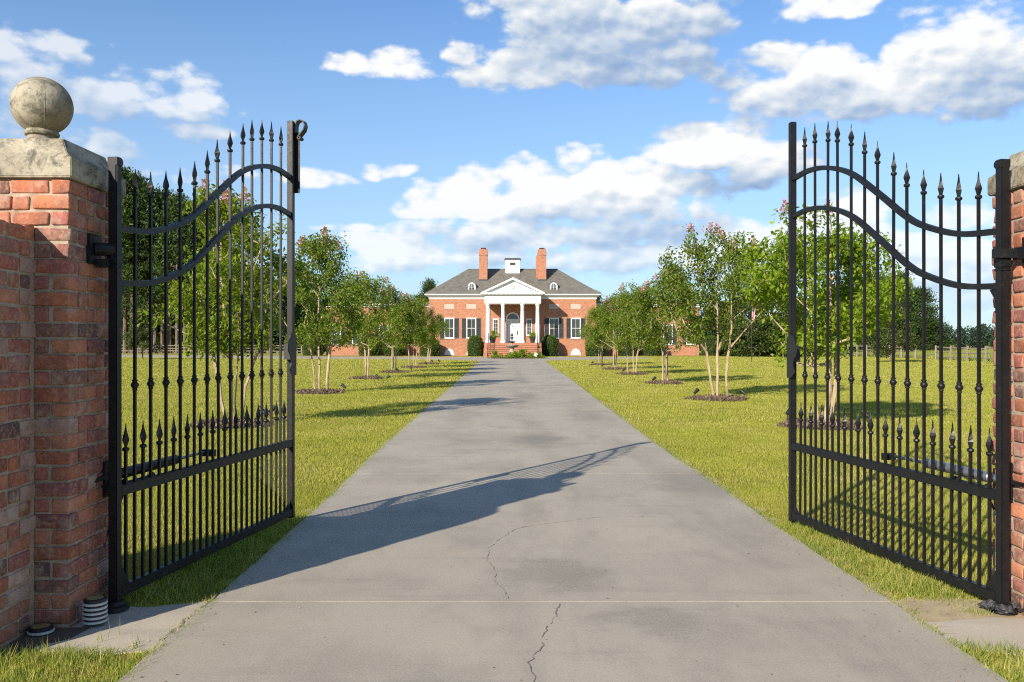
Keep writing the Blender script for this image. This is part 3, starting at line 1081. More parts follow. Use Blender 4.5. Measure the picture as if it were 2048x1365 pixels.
def opener(leaf, s, label, col):
    root = tag(empty('gate_opener_arm', leaf.location, leaf.rotation_euler.z), label, 'gate opener', 'gate openers')
    y = s*.095
    MB().tube([(.12, y, .712), (.20, y, .712), (.21, y, .712), (.78, y, .716), (.80, y, .716)], [.018, .022, .031, .031, .024], 16).build('housing', col, root, smooth=True)
    MB().tube([(.80, y, .716), (1.16, y, .718)], .010, 10).build('piston_rod', M['grey_steel'], root, smooth=True)
    MB().b2(1.13, 1.17, y-s*.07 if s > 0 else y-.015, y+.015 if s > 0 else y+.07, .69, .735).build('rail_bracket', M['iron'], root)
    MB().tube([(.22, y, .665), (.26, y, .630), (.48, y, .630), (.52, y, .665)], [.016, .032, .032, .016], 12).build('motor', M['dull_black'], root, smooth=True)
    MB().b2(-.09, .14, y-.010, y+.010, .700, .724).build('tail_bracket', M['iron'], root)
    MB().tube([(.24, y, .61), (.17, y+s*.01, .50), (.09, y+s*.02, .36), (.03, y+s*.03, .22), (.01, y+s*.03, .02)], .006, 6).build('cable', M['dull_black'], root, smooth=True)
    return root
opener(GL, +1, 'black gate opener arm behind the left gate leaf', M['dull_black'])
opener(GR, -1, 'grey and black gate opener arm behind the right gate leaf', M['grey_steel'])

# pivot shoes the hinge posts stand in
def shoe(x, y, label, tarp, z):
    root = tag(empty('pivot_shoe', (x, y, z)), label, 'pivot shoe', 'gate pivot shoes')
    MB().lathe([(.075, 0), (.072, .018), (.052, .024), (.048, .045), (.030, .050)], n=18).build('pivot', M['iron'], root, smooth=True)
    if tarp:
        r = random.Random(3)
        V, fs = [], []
        n, m = 64, 9
        for j in range(m):
            t = j/(m-1)
            for i in range(n):
                a = 2*math.pi*i/n
                rr = .034 + t*.062*(1 + .35*math.sin(3*a+1) + .18*math.sin(7*a) + (r.uniform(-.35, .25) if j == m-1 else 0))
                V.append((rr*math.cos(a)*1.15, rr*math.sin(a)*.85, .040*(1-t)**1.6 + .005 + (.010*math.sin(9*a+4*t)+.010*math.sin(5*a-7*t)+.010)*min(1, t*2) + r.uniform(0, .006)))
        for j in range(m-1):
            for i in range(n):
                fs.append((j*n+i, j*n+(i+1) % n, (j+1)*n+(i+1) % n, (j+1)*n+i))
        MB().poly(V, fs).build('torn_sheeting', M['tarp'], root)
    return root
shoe(-2.205, 4.86, 'black iron pivot shoe on the ground under the left hinge post', False, -.006)
shoe(2.705, 4.825, 'black pivot shoe wrapped in torn sheeting under the right hinge post', True, -.006)

# ribbed marker lights at the foot of the left pillar
def ribbed_light(x, y, z, rings, label, R=.062):
    root = tag(empty('ribbed_light', (x, y, z)), label, 'garden light', 'round lights at the pillar foot')
    h = rings*.0235
    MB().lathe([(R*.86, 0), (R*.86, h)], n=24).build('body', M['dull_black'], root, smooth=True)
    for k in range(rings):
        zz = .006 + k*.0235
        MB().lathe([(R*.87, zz), (R, zz+.001), (R, zz+.011), (R*.87, zz+.012)], n=28, cap=False).build('fin', WHITE_FIN, root, smooth=True)
    MB().lathe([(R*.92, h), (R*.92, h+.010), (R*.72, h+.014), (R*.70, h+.0125)], n=28).build('rim', M['dull_black'], root, smooth=True)
    MB().lathe([(R*.69, h+.0105), (R*.69, h+.0135), (R*.2, h+.016)], n=24).build('lens', LENS, root, smooth=True)
    return root
WHITE_FIN = plain('silver_fin', (.50, .49, .47), .45, .15, 30)
LENS = plain('amber_lens', (.26, .20, .075), .25, .35, 40)
pl = PX(190, 1244)
ribbed_light(pl.x, pl.y, -.004, 5, 'upright ribbed black and silver light standing at the pillar foot')
pl = PX(86, 1258)
ribbed_light(pl.x+.005, pl.y-.03, -.012, 1, 'flat round light half sunk in the soil under the wing wall', .064)

# ------------------------------------------------------------------ the brick house
house = tag(empty('brick_house', (0.07, 88.0, 0)), 'red brick house with a white columned portico, grey hipped roof and two chimneys', 'house')

def build_house():
    W, D, H = 8.40, 8.3, 5.85
    Hs = house
    MB().b2(-W, W, 0, D, -.2, H).build('wall', M['house_brick'], Hs)
    # frieze, soffit and gutter of the main block
    MB().b2(-W-.03, W+.03, -.03, D+.03, H-.16, H+.02).build('frieze', M['white'], Hs)
    MB().b2(-W-.42, W+.42, -.42, D+.42, 6.08, 6.21).b2(-W-.26, W+.26, -.26, D+.26, 5.98, 6.08).b2(-W-.10, W+.10, -.10, D+.10, 5.87, 5.98).build('cornice', M['white'], Hs)
    # hipped roof
    e, ez, rz = .46, 6.215, 9.0
    x0, y0, y1 = W+e, -e, D+e
    ry0, ry1, rx = 3.7, D-3.7, 4.71
    V = [(-x0, y0, ez), (x0, y0, ez), (x0, y1, ez), (-x0, y1, ez), (-rx, ry0, rz), (rx, ry0, rz), (rx, ry1, rz), (-rx, ry1, rz)]
    roof = MB().poly(V, [(0, 1, 5, 4), (1, 2, 6, 5), (2, 3, 7, 6), (3, 0, 4, 7), (4, 5, 6, 7), (3, 2, 1, 0)]).build('roof', M['shingle'], Hs)
    MB().tube([(-rx, ry0, rz+.01), (rx, ry0, rz+.01)], .05, 6).build('ridge_cap', M['shingle'], roof)
    def roof_z(y): return ez + (y-y0)/(ry0-y0)*(rz-ez)
    # chimneys
    for sx in (-1, 1):
        cx, cy = 3.02*sx, 2.15
        ch = MB().b2(cx-.42, cx+.42, cy-.45, cy+.75, 6.9, 10.55).b2(cx-.455, cx+.455, cy-.485, cy+.785, 10.28, 10.62)
        ch.b2(cx-.41, cx+.41, cy-.44, cy+.74, 10.62, 10.92)
        if sx > 0: ch.b2(cx-.62, cx-.42, cy+.1, cy+.70, 7.0, 10.30)
        c = ch.build('chimney', M['house_brick'], roof)
        MB().b2(cx-.22, cx+.22, cy-.2, cy+.5, 10.92, 10.98).b2(cx-.27, cx+.27, cy-.25, cy+.55, 11.02, 11.06).build('chimney_cap', M['cedar'], roof)
        MB().b2(cx-.44, cx+.44, cy-.47, cy-.452, roof_z(cy-.46)-.05, roof_z(cy-.46)+.16).build('flashing', M['cedar'], roof)
    # square white monitor on the ridge
    MB().b2(-.75, .75, 3.0, 4.5, 8.45, 9.96).build('roof_monitor', M['white'], roof)
    MB().b2(-.84, .84, 2.9, 4.6, 9.963, 10.10).build('monitor_cap', M['cedar'], roof)
    mw = MB()
    for (a, b, c, d) in ((-.32, .32, 9.32, 9.36), (-.32, .32, 9.64, 9.68), (-.32, -.28, 9.36, 9.64), (.28, .32, 9.36, 9.64)):
        mw.b2(a, b, 2.955, 2.998, c, d)
    mw.build('monitor_window_frame', M['white'], roof)
    MB().b2(-.28, .28, 2.975, 2.997, 9.36, 9.64).build('monitor_pane', M['glass'], roof)
    # arched dormers
    for sx in (-1, 1):
        cx, r, zb, zs, yf = 4.13*sx, .47, 6.52, 7.00, .30
        arch = [(cx-r, zb)] + [(cx - r*math.cos(t), zs + r*math.sin(t)) for t in [math.pi*i/14 for i in range(15)]] + [(cx+r, zb)]
        MB().prism(arch, 'y', yf, yf+1.5).build('dormer', M['cedar'], roof)
        ro, ri = .385, .25
        out = [(cx-ro, zb+.0)] + [(cx - ro*math.cos(t), zs + ro*math.sin(t)) for t in [math.pi*i/14 for i in range(15)]] + [(cx+ro, zb)]
        inn = [(cx-ri, zb+.12)] + [(cx - ri*math.cos(t), zs + ri*math.sin(t)) for t in [math.pi*i/14 for i in range(15)]] + [(cx+ri, zb+.12)]
        n = len(out)
        V = [(x, yf-.06, z) for x, z in out] + [(x, yf-.06, z) for x, z in inn] + [(x, yf-.002, z) for x, z in out] + [(x, yf-.002, z) for x, z in inn]
        fs = [(i, (i+1) % n, n+(i+1) % n, n+i) for i in range(n)] + [(i, 2*n+i, 2*n+(i+1) % n, (i+1) % n) for i in range(n)] + [(n+i, n+(i+1) % n, 3*n+(i+1) % n, 3*n+i) for i in range(n)]
        MB().poly(V, fs).build('dormer_surround', M['white'], roof)
        MB().prism(inn, 'y', yf-.025, yf-.012).build('dormer_pane', M['glass'], roof)
        MB().b2(cx-.016, cx+.016, yf-.045, yf-.028, zb+.12, zs+.25).b2(cx-.25, cx+.25, yf-.047, yf-.03, zs-.10, zs-.07).b2(cx-.25, cx+.25, yf-.047, yf-.03, zs+.02, zs+.045).build('dormer_muntins', M['white'], roof)

    def window(x, z0, z1, w, y=0.0, cols=2, rows=(1, 1), shutters=True, sh=.42):
        f = .085
        h = z1-z0
        fr = MB()
        fr.b2(x-w/2, x-w/2+f, y-.06, y-.002, z0, z1).b2(x+w/2-f, x+w/2, y-.06, y-.002, z0, z1)
        fr.b2(x-w/2+f, x+w/2-f, y-.058, y-.002, z1-f, z1).b2(x-w/2+f, x+w/2-f, y-.058, y-.002, z0, z0+f)
        fr.b2(x-w/2-.04, x+w/2+.04, y-.10, y-.002, z0-.06, z0-.002)
        win = fr.build('window', M['white'], Hs)
        MB().b2(x-w/2-.06, x+w/2+.06, y-.09, y-.003, z1+.003, z1+.05).build('lintel', M['white'], win)
        gx0, gx1, gz0, gz1 = x-w/2+f, x+w/2-f, z0+f, z1-f
        nr = sum(rows)
        mt = MB()
        for i in range(1, cols):
            xx = gx0+(gx1-gx0)*i/cols
            mt.b2(xx-.011, xx+.011, y-.040, y-.022, gz0, gz1)
        for j in range(1, nr):
            zz = gz0+(gz1-gz0)*j/nr
            t = .022 if (len(rows) == 2 and j == rows[0]) else .010
            mt.b2(gx0, gx1, y-.043, y-.024, zz-t, zz+t)
        mt.build('muntins', M['white'], win)
        for i in range(cols):
            for j in range(nr):
                a, b = gx0+(gx1-gx0)*i/cols, gx0+(gx1-gx0)*(i+1)/cols
                c, d = gz0+(gz1-gz0)*j/nr, gz0+(gz1-gz0)*(j+1)/nr
                link('pane', PANE(b-a-.004, d-c-.004), win, ((a+b)/2, y-.014 - rng.random()*.003, (c+d)/2), (rng.gauss(0, .01), 0, rng.gauss(0, .012)))
        if shutters:
            for s in (-1, 1):
                xa = x + s*(w/2+.03+sh/2)
                b = MB().b2(xa-sh/2, xa-sh/2+.05, y-.05, y-.004, z0, z1).b2(xa+sh/2-.05, xa+sh/2, y-.05, y-.004, z0, z1)
                for zz in (z0+.04, (z0+z1)/2, z1-.04):
                    b.b2(xa-sh/2+.05, xa+sh/2-.05, y-.048, y-.004, zz-.04, zz+.04)
                k = 22
                for i in range(k):
                    zz = z0+.09 + (h-.18)*(i+.5)/k
                    b.box((xa, y-.026, zz), (sh-.10, .045, .012), Matrix.Rotation(.6, 3, 'X'))
                b.b2(xa-sh/2+.05, xa+sh/2-.05, y-.010, y-.0045, z0+.08, z1-.08)
                b.build('shutter', M['shutter'], Hs)
        return win
    cache = {}
    def PANE(w, h):
        k = (round(w, 3), round(h, 3))
        if k not in cache:
            cache[k] = MB().box((0, 0, 0), (w, .008, h)).mesh('pane', M['glass'])
        return cache[k]

    for x in (-6.37, -4.16, 4.15, 6.34):
        window(x, 1.76, 3.77, .98)
        MB().b2(x-.50, x+.50, -.025, .0, 4.71, 5.19).build('stone_panel', M['limestone'], Hs)
        arch = [(x - .50*math.cos(t), .06 + .66*math.sin(t)) for t in [math.pi*i/12 for i in range(13)]]
        MB().prism(arch, 'y', -.03, -.002).build('crawl_space_vent', M['white'], Hs)
    for x in (-1.70, 1.65):
        window(x, 2.04, 3.69, .56, cols=2, rows=(4,), shutters=False)
    # arched front door
    FZ = 1.30
    def archline(r, zs, zb): return [(-r, zb)] + [(-r*math.cos(t), zs + r*math.sin(t)) for t in [math.pi*i/18 for i in range(19)]] + [(r, zb)]
    out, inn = archline(.70, 3.67, FZ), archline(.56, 3.67, FZ)
    n = len(out)
    V = [(x, -.12, z) for x, z in out] + [(x, -.12, z) for x, z in inn] + [(x, -.003, z) for x, z in out] + [(x, -.003, z) for x, z in inn]
    fs = [(i, i+1, n+i+1, n+i) for i in range(n-1)] + [(i, 2*n+i, 2*n+i+1, i+1) for i in range(n-1)] + [(n+i, n+i+1, 3*n+i+1, 3*n+i) for i in range(n-1)]
    MB().poly(V, fs).build('door_surround', M['white'], Hs)
    MB().prism([(-.55*math.cos(t), 3.70 + .53*math.sin(t)) for t in [math.pi*i/18 for i in range(19)]], 'y', -.03, -.008).build('fanlight', M['glass'], Hs)
    MB().b2(-.56, .56, -.10, -.010, 3.46, 3.69).build('transom', M['white'], Hs)
    door = MB().b2(-.54, .54, -.05, -.006, FZ+.02, 3.45)
    for (a, b, c, d) in ((-.44, -.05, 2.55, 3.30), (.05, .44, 2.55, 3.30), (-.44, -.05, 1.5, 2.4), (.05, .44, 1.5, 2.4)):
        door.b2(a, b, -.062, -.0505, c, d)
    dr = door.build('door', M['white'], Hs)
    MB().tube([(.46, -.09, 2.15), (.46, -.12, 2.25), (.46, -.12, 2.45), (.46, -.09, 2.5)], .018, 6).b2(.43, .49, -.075, -.051, 2.05, 2.55).build('handle', M['dull_black'], dr)
    MB().tube([(-.03, -.07, 3.02), (-.05, -.10, 2.92), (0, -.11, 2.86), (.05, -.10, 2.92), (.03, -.07, 3.02)], .014, 6).build('knocker', M['dull_black'], dr)

    # portico: entablature, pediment, columns, floor and steps
    yf = -3.3
    MB().b2(-2.73, 2.73, yf, -.005, 5.12, 5.90).build('entablature', M['white'], Hs)
    MB().b2(-2.80, 2.80, yf-.07, -.006, 5.905, 5.99).b2(-3.10, 3.10, yf-.32, -.45, 6.02, 6.17).b2(-2.95, 2.95, yf-.18, -.007, 5.99, 6.018).build('portico_cornice', M['white'], Hs)
    dn = MB()
    for i in range(46):
        x = -2.86 + 5.72*i/45
        dn.b2(x-.035, x+.035, yf-.255, yf-.185, 5.955, 6.015)
    dn.build('dentils', M['white'], Hs)
    MB().prism([(-2.85, 6.172), (2.85, 6.172), (0, 7.46)], 'y', yf-.02, yf+.1).build('tympanum', M['white'], Hs)
    for s in (-1, 1):
        V = [(s*3.16, 6.172), (s*2.70, 6.172), (0, 7.40), (0, 7.66)]
        MB().prism(V, 'y', yf-.34, yf-.022).build('raking_cornice', M['white'], Hs)
        MB().prism([(s*3.18, 6.185), (s*3.10, 6.185), (0, 7.645), (0, 7.72)], 'y', yf-.37, 2.6).build('portico_roof', M['shingle'], Hs)
    wr = MB().lathe([(.14, 0), (.16, .02), (.20, .02), (.22, 0)], n=18, cap=False)
    e_ = wr.build('wreath_emblem', M['fountain'], Hs, loc=(0, yf-.022, 6.74), rot=(math.radians(90), 0, 0), smooth=True)
    MB().tube([(.12, -.01, -.16), (.16, -.02, -.24), (.12, -.02, -.33), (.04, -.02, -.37)], .022, 6).tube([(-.05, -.01, -.05), (.06, -.02, .04)], .03, 6).build('emblem_ribbon', M['fountain'], Hs, loc=(0, yf-.025, 6.74))
    prof = [(.27, 0), (.27, .10), (.255, .11), (.265, .17), (.24, .22), (.205, .26), (.20, .4), (.20, 1.3), (.185, 2.6), (.168, 3.36), (.185, 3.39), (.168, 3.42), (.168, 3.56), (.20, 3.60), (.235, 3.68), (.25, 3.70), (.25, 3.82)]
    col = MB().lathe(prof, n=26).mesh('column', M['white'], True)
    for x in (-2.42, -.94, .94, 2.42):
        link('column', col, Hs, (x, yf+.28, FZ))
    for x in (-2.42, 2.42):
        MB().b2(x-.16, x+.16, -.10, -.003, FZ, 5.12).build('pilaster', M['white'], Hs)
    MB().b2(-2.78, 2.78, yf-.02, -.004, -.1, FZ-.003).build('porch_floor', M['house_brick'], Hs)
    nst = 6
    for i in range(nst):
        z1 = FZ - (i+1)*FZ/(nst+1)
        MB().b2(-2.42, 2.42, yf-.02-.32*(i+1), yf-.022-.32*i, -.1, z1-.055).build('step', M['house_brick'], Hs)
        MB().b2(-2.42, 2.42, yf-.075-.32*(i+1), yf-.022-.32*i, z1-.0545, z1).build('tread', M['house_brick'], Hs)
    for s in (-1, 1):
        MB().b2(min(s*2.43, s*2.78), max(s*2.43, s*2.78), yf-2.0, yf-.022, -.1, .30).b2(min(s*2.43, s*2.78), max(s*2.43, s*2.78), yf-1.0, yf-.023, .302, .80).build('cheek_wall', M['house_brick'], Hs)
        x = s*2.36
        r = MB().tube([(x, yf-.25, FZ-.05), (x, yf-.25, FZ+.95)], .03, 8).tube([(x, yf-2.0, .02), (x, yf-2.0, 1.02)], .03, 8)
        r.tube([(x, yf-.25, FZ+.93), (x, yf-2.0, 1.0)], .024, 8).tube([(x, yf-.25, FZ+.10), (x, yf-2.0, .16)], .014, 6)
        for i in range(1, 13):
            t = i/13
            yy, zb = yf-.25-1.75*t, (FZ+.10)*(1-t) + .16*t
            r.tube([(x, yy, zb), (x, yy, zb+.83)], .010, 5)
        r.build('stair_railing', M['iron'], Hs)
    # wall lantern beside the door
    MB().b2(1.02, 1.16, -.20, -.06, 3.0, 3.28).box((1.09, -.13, 3.33), (.16, .16, .10), taper=.3).tube([(1.09, -.01, 3.1), (1.09, -.13, 2.98)], .015, 5).build('wall_lantern', M['dull_black'], Hs)
    # lower wings, set back
    for s in (-1, 1):
        xa, xb = sorted((s*8.40, s*19.4))
        MB().b2(xa+.004, xb-.004, 3.0, 10.5, -.2, 5.0).build('wing_block', M['house_brick'], Hs)
        MB().b2(xa-.02, xb+.25, 2.72, 10.8, 5.20, 5.42).b2(xa, xb+.1, 2.88, 10.65, 5.003, 5.198).build('wing_cornice', M['white'], Hs)
        V = [(xa-.03, 2.6, 5.425), (xb+.3, 2.6, 5.425), (xb+.3, 10.9, 5.425), (xa-.03, 10.9, 5.425), (xa+3, 6, 5.95), (xb-3, 6, 5.95), (xb-3, 7.5, 5.95), (xa+3, 7.5, 5.95)]
        MB().poly(V, [(0, 1, 5, 4), (1, 2, 6, 5), (2, 3, 7, 6), (3, 0, 4, 7), (4, 5, 6, 7), (3, 2, 1, 0)]).build('wing_roof', M['shingle'], Hs)
        for x in (10.6, 13.4, 16.15, 18.55) if s > 0 else (10.6, 13.4, 16.2, 18.35):
            window(s*x, 1.12, 3.15, .98, y=3.0, sh=.38)
build_house()

# ------------------------------------------------------------------ fountain and pots in front of the house
ft = tag(empty('tiered_fountain', (0.0, 76.5, 0)), 'grey stone tiered fountain with a finial before the front steps', 'fountain')
MB().lathe([(.42, 0), (.42, .10), (.34, .14), (.34, .40), (.38, .44), (.27, .50), (.20, .62), (.17, .80), (.20, .88)], n=12).build('pedestal', M['fountain'], ft, smooth=True)
MB().lathe([(.20, .87), (.34, .92), (.52, .99), (.60, 1.08), (.62, 1.12), (.58, 1.13), (.50, 1.06), (.18, .98)], n=28, cap=False).build('basin', M['fountain'], ft, smooth=True)
MB().lathe([(.12, .96), (.09, 1.06), (.11, 1.22), (.08, 1.30)], n=12).build('stem', M['fountain'], ft, smooth=True)
MB().lathe([(.08, 1.29), (.20, 1.34), (.34, 1.43), (.35, 1.46), (.30, 1.45), (.07, 1.37)], n=24, cap=False).build('upper_basin', M['dull_black'], ft, smooth=True)
MB().lathe([(.06, 1.38), (.05, 1.55), (.07, 1.62), (.05, 1.66), (.16, 1.76), (.17, 1.80), (.06, 1.82), (.05, 1.88), (.11, 1.96), (.12, 2.02), (.05, 2.12), (.015, 2.26)], n=14).build('finial', M['cedar'], ft, smooth=True)
st = PX(1059, 716)
sg = tag(empty('garden_marker', (2.02, 74.6, 0)), 'small white tilted plaque on a stake among the fountain plants', 'marker')
MB().box((0, 0, .30), (.26, .02, .30), Matrix.Rotation(.45, 3, 'Y')).build('plaque', M['white'], sg)
MB().tube([(0, .015, -.02), (0, .015, .3)], .012, 5).build('stake', M['dull_black'], sg)

# ------------------------------------------------------------------ plants
def leaf_quads(P, size, r, droop=.35, aspect=.48, flat=.5):
    """one pointed leaf (a folded quad) at every point of P"""
    n = len(P)
    a = r.normal(size=(n, 3)); a[:, 2] -= droop
    a /= np.linalg.norm(a, axis=1)[:, None]
    up = r.normal(size=(n, 3))*flat + np.array([0, 0, 1.0])
    b = np.cross(a, up); b /= np.linalg.norm(b, axis=1)[:, None] + 1e-9
    c = np.cross(b, a)
    L = (size*r.uniform(.65, 1.25, n))[:, None]
    w = L*aspect*.5
    V = np.empty((n, 4, 3))
    V[:, 0] = P
    V[:, 1] = P + a*L*.48 + b*w + c*w*.3
    V[:, 2] = P + a*L
    V[:, 3] = P + a*L*.48 - b*w + c*w*.3
    Fq = np.arange(n*4).reshape(n, 4)
    rn = np.repeat(np.clip(r.normal(.5, .25, n), 0, 1), 4)
    return V.reshape(-1, 3), Fq, rn


class Skeleton:
    def __init__(self):
        self.p, self.par = [], []
    def add(self, p, par):
        self.p.append(np.array(p, float)); self.par.append(par)
        return len(self.p)-1
    def path(self, start, pts):
        i = start
        for q in pts:
            i = self.add(q, i)
        return i
    def radii(self, r_tip, power):
        n = len(self.p)
        cnt = np.zeros(n)
        haschild = np.zeros(n, bool)
        for i in range(n-1, -1, -1):
            if not haschild[i]:
                cnt[i] = max(cnt[i], 1)
            if self.par[i] >= 0:
                cnt[self.par[i]] += cnt[i]; haschild[self.par[i]] = True
        return r_tip*cnt**power
    def tubes(self, rad, rmin_sides=.012):
        """one builder for every stem that rises from the ground"""
        out, stem = [], []
        for i, p in enumerate(self.p):
            j = self.par[i]
            if j < 0:
                out.append(MB()); stem.append(len(out)-1); continue
            stem.append(stem[j])
            b = out[stem[i]]
            q = self.p[j]
            ra, rb = rad[j], rad[i]
            if self.par[j] >= 0:
                ra = min(rad[j], rb*1.35 + .004)
            n = 8 if ra > .035 else (5 if ra > rmin_sides else 3)
            d = p-q
            ext = d*.04
            b.tube([q-ext, p+ext], [ra, rb], n, cap=False)
        return out


def crown_tips(r, n, envelope, clump=5, spread=.3):
    """tips gathered in loose clumps inside the envelope(z01)->radius profile"""
    tips = []
    (cx, cy), z0, z1, prof = envelope
    k = max(1, n//clump)
    for _ in range(k):
        t = r.random()
        R = np.interp(t, [p[0] for p in prof], [p[1] for p in prof])
        a, q = r.random()*2*math.pi, math.sqrt(r.uniform(.10, 1.0))
        c = np.array([cx + R*q*math.cos(a), cy + R*q*math.sin(a), z0+(z1-z0)*t])
        for _ in range(clump):
            tips.append(c + r.normal(size=3)*spread*np.array([1, 1, .8]))
    return tips


def grow(trunks, tips, r, upbias=.72, nseg=5, sag=.0):
    sk = Skeleton()
    for tr in trunks:
        i = sk.add(tr[0], -1)
        for a, b in zip(tr[:-1], tr[1:]):
            a, b = np.array(a, float), np.array(b, float)
            m = max(2, int(np.linalg.norm(b-a)/.22))
            for t in range(1, m+1):
                jit = r.normal(size=3)*.012 if t < m else 0
                i = sk.add(a+(b-a)*t/m + jit, i)
    trunk_n = len(sk.p)
    zlow = min(t[2] for t in tips)
    order = sorted(tips, key=lambda t: t[2] + r.normal()*.25)
    paths = []
    for t in order:
        P = np.array(sk.p)
        d = t - P
        dist = np.linalg.norm(d, axis=1)
        rise = d[:, 2]/(dist+1e-6)
        cost = dist*(1 + np.clip(upbias-rise, 0, 2)*2.6)
        cost[trunk_n:] *= 1.22
        cost[P[:, 2] < zlow*.86] += 6
        j = int(np.argmin(cost))
        p0 = P[j]
        L = dist[j]
        m = max(2, int(nseg*min(1.4, L/.8)))
        side = r.normal(size=3)*L*.08
        idx = [j]
        for k in range(1, m+1):
            s = k/m
            q = p0 + (t-p0)*s + side*math.sin(math.pi*s) + np.array([0, 0, -1.0])*sag*L*math.sin(math.pi*s)
            idx.append(sk.add(q, idx[-1]))
        paths.append(idx)
    return sk, paths


def leafy(sk, paths, r, per_m, size, jitter, zmin=0.0, **kw):
    P = []
    for idx in paths:
        n = len(idx)
        for m_, (a, b) in enumerate(zip(idx[:-1], idx[1:])):
            A, B = sk.p[a], sk.p[b]
            if m_ < (n-1)*.3 or B[2] < zmin: continue
            L = np.linalg.norm(B-A)
            k = r.poisson(per_m*L)
            if k:
                t = r.random(k)[:, None]
                P.append(A + (B-A)*t + np.clip(r.normal(size=(k, 3)), -1.5, 1.5)*jitter)
        k = r.poisson(per_m*.16)
        if k:
            P.append(sk.p[idx[-1]] + np.clip(r.normal(size=(k, 3)), -1.5, 1.5)*jitter*1.3)
    P = np.concatenate(P)
    return leaf_quads(P, size, r, **kw)


def myrtle_mesh(seed, h, spread, trunk_spec, leafmat, nt=150, leaf=.082, per_m=46, crown_low=1.35, flowers=5, prof=None, trim=None):
    """meshes of one crepe myrtle: trunks (pale bark), crown, blossom"""
    r = np.random.default_rng(seed)
    trunks = []
    for (bx, by, tx, ty, tz) in trunk_spec:
        b = np.array([bx, by, -.06]); t = np.array([tx, ty, tz])
        mid1 = b + (t-b)*.33 + np.array([-(tx-bx)*.12, -(ty-by)*.12, 0]) + r.normal(size=3)*.02
        mid2 = b + (t-b)*.68 + np.array([(tx-bx)*.02, (ty-by)*.02, 0]) + r.normal(size=3)*.03
        trunks.append([b, mid1, mid2, t])
    prof = prof or [(0, .62), (.25, .95), (.55, 1.0), (.8, .72), (1, .30)]
    env = ((0, 0), crown_low, h, [(a, b*spread) for a, b in prof])
    tips = crown_tips(r, nt, env, 6, .16*spread)
    if trim:                                                     # an open side low in the crown
        tips = [t for t in tips if not ((t[0]-trim[0])*trim[2] > 0 and t[2] < trim[1])]
    sk, paths = grow(trunks, tips, r)
    rad = sk.radii(.0054, .48)
    bark = [b.mesh('trunk', M['bark'], True) for b in sk.tubes(rad)]
    V, Fq, rn = leafy(sk, paths, r, per_m*3.6, leaf, .085, crown_low-.12)
    crown = fast_mesh('crown', V, Fq, leafmat, rn)
    fl = None
    if flowers:
        top = sorted(paths, key=lambda i: -sk.p[i[-1]][2] - r.random()*1.1)[:flowers]
        P = []
        for idx in top:
            t = sk.p[idx[-1]]
            k = 75
            s = r.random(k)
            P.append(t + np.stack([r.normal(size=k)*.055*(1.15-s), r.normal(size=k)*.055*(1.15-s), s*.26-.02], 1))
        fV, fF, fr = leaf_quads(np.concatenate(P), .050, r, droop=0, aspect=.9)
        fl = fast_mesh('blossom', fV, fF, M['flower'], fr)
    return bark, crown, fl


def place_tree(name, meshes, loc, rz, sc, label, cat, group, names=('trunk', 'crown', 'blossom')):
    root = tag(empty(name, loc, rz), label, cat, group)
    root.scale = (sc, sc, sc) if not isinstance(sc, tuple) else sc
    for nm, me in zip(names, meshes):
        for q in (me if isinstance(me, list) else [me]):
            if q:
                link(nm, q, root)
    return root

GROUP_MY = 'crepe myrtles lining the drive'
tA = [(-.10, 0, -.58, .10, 2.3), (-.02, -.05, -.18, -.22, 2.9), (.05, .05, .26, .15, 3.0), (.13, -.02, .60, -.1, 2.2), (.0, .06, -.10, .35, 2.5)]
tB = [(-.08, 0, -.28, .05, 2.6), (.08, .03, .10, -.10, 2.8), (.13, -.02, .40, .2, 2.2)]
tC = [(-.10, 0, -.48, .1, 2.6), (.0, 0, .05, -.15, 3.0), (.24, .02, .32, .1, 2.4)]
tD = [(-.12, .0, -.52, -.1, 2.2), (-.05, 0, -.06, .1, 3.0), (.20, -.03, .34, .1, 2.7)]
mesh_L1 = myrtle_mesh(101, 4.05, 1.16, tA, M['leaf_a'], 200, .098, 52, 1.50, 5, [(0, .45), (.2, .85), (.45, 1.0), (.75, .75), (1, .32)])
mesh_R1 = myrtle_mesh(212, 3.30, 1.42, tB, M['leaf_b'], 230, .104, 58, 1.45, 2, [(0, .38), (.22, .72), (.5, 1.0), (.78, .80), (1, .35)], (-.50, 2.35, -1))
mesh_L2 = myrtle_mesh(333, 4.35, 1.26, tC, M['leaf_c'], 240, .100, 52, 1.60, 9)
mesh_R2 = myrtle_mesh(424, 4.00, 1.45, tD, M['leaf_c'], 240, .100, 48, 1.55, 9, [(0, .5), (.25, .85), (.55, 1.0), (.8, .75), (1, .42)], (.45, 2.55, 1))
mesh_L3 = myrtle_mesh(535, 3.75, 1.40, tC, M['leaf_a'], 220, .095, 52, 1.40, 3)
mesh_R3 = myrtle_mesh(646, 3.70, 1.36, tB, M['leaf_c'], 220, .095, 52, 1.40, 16)

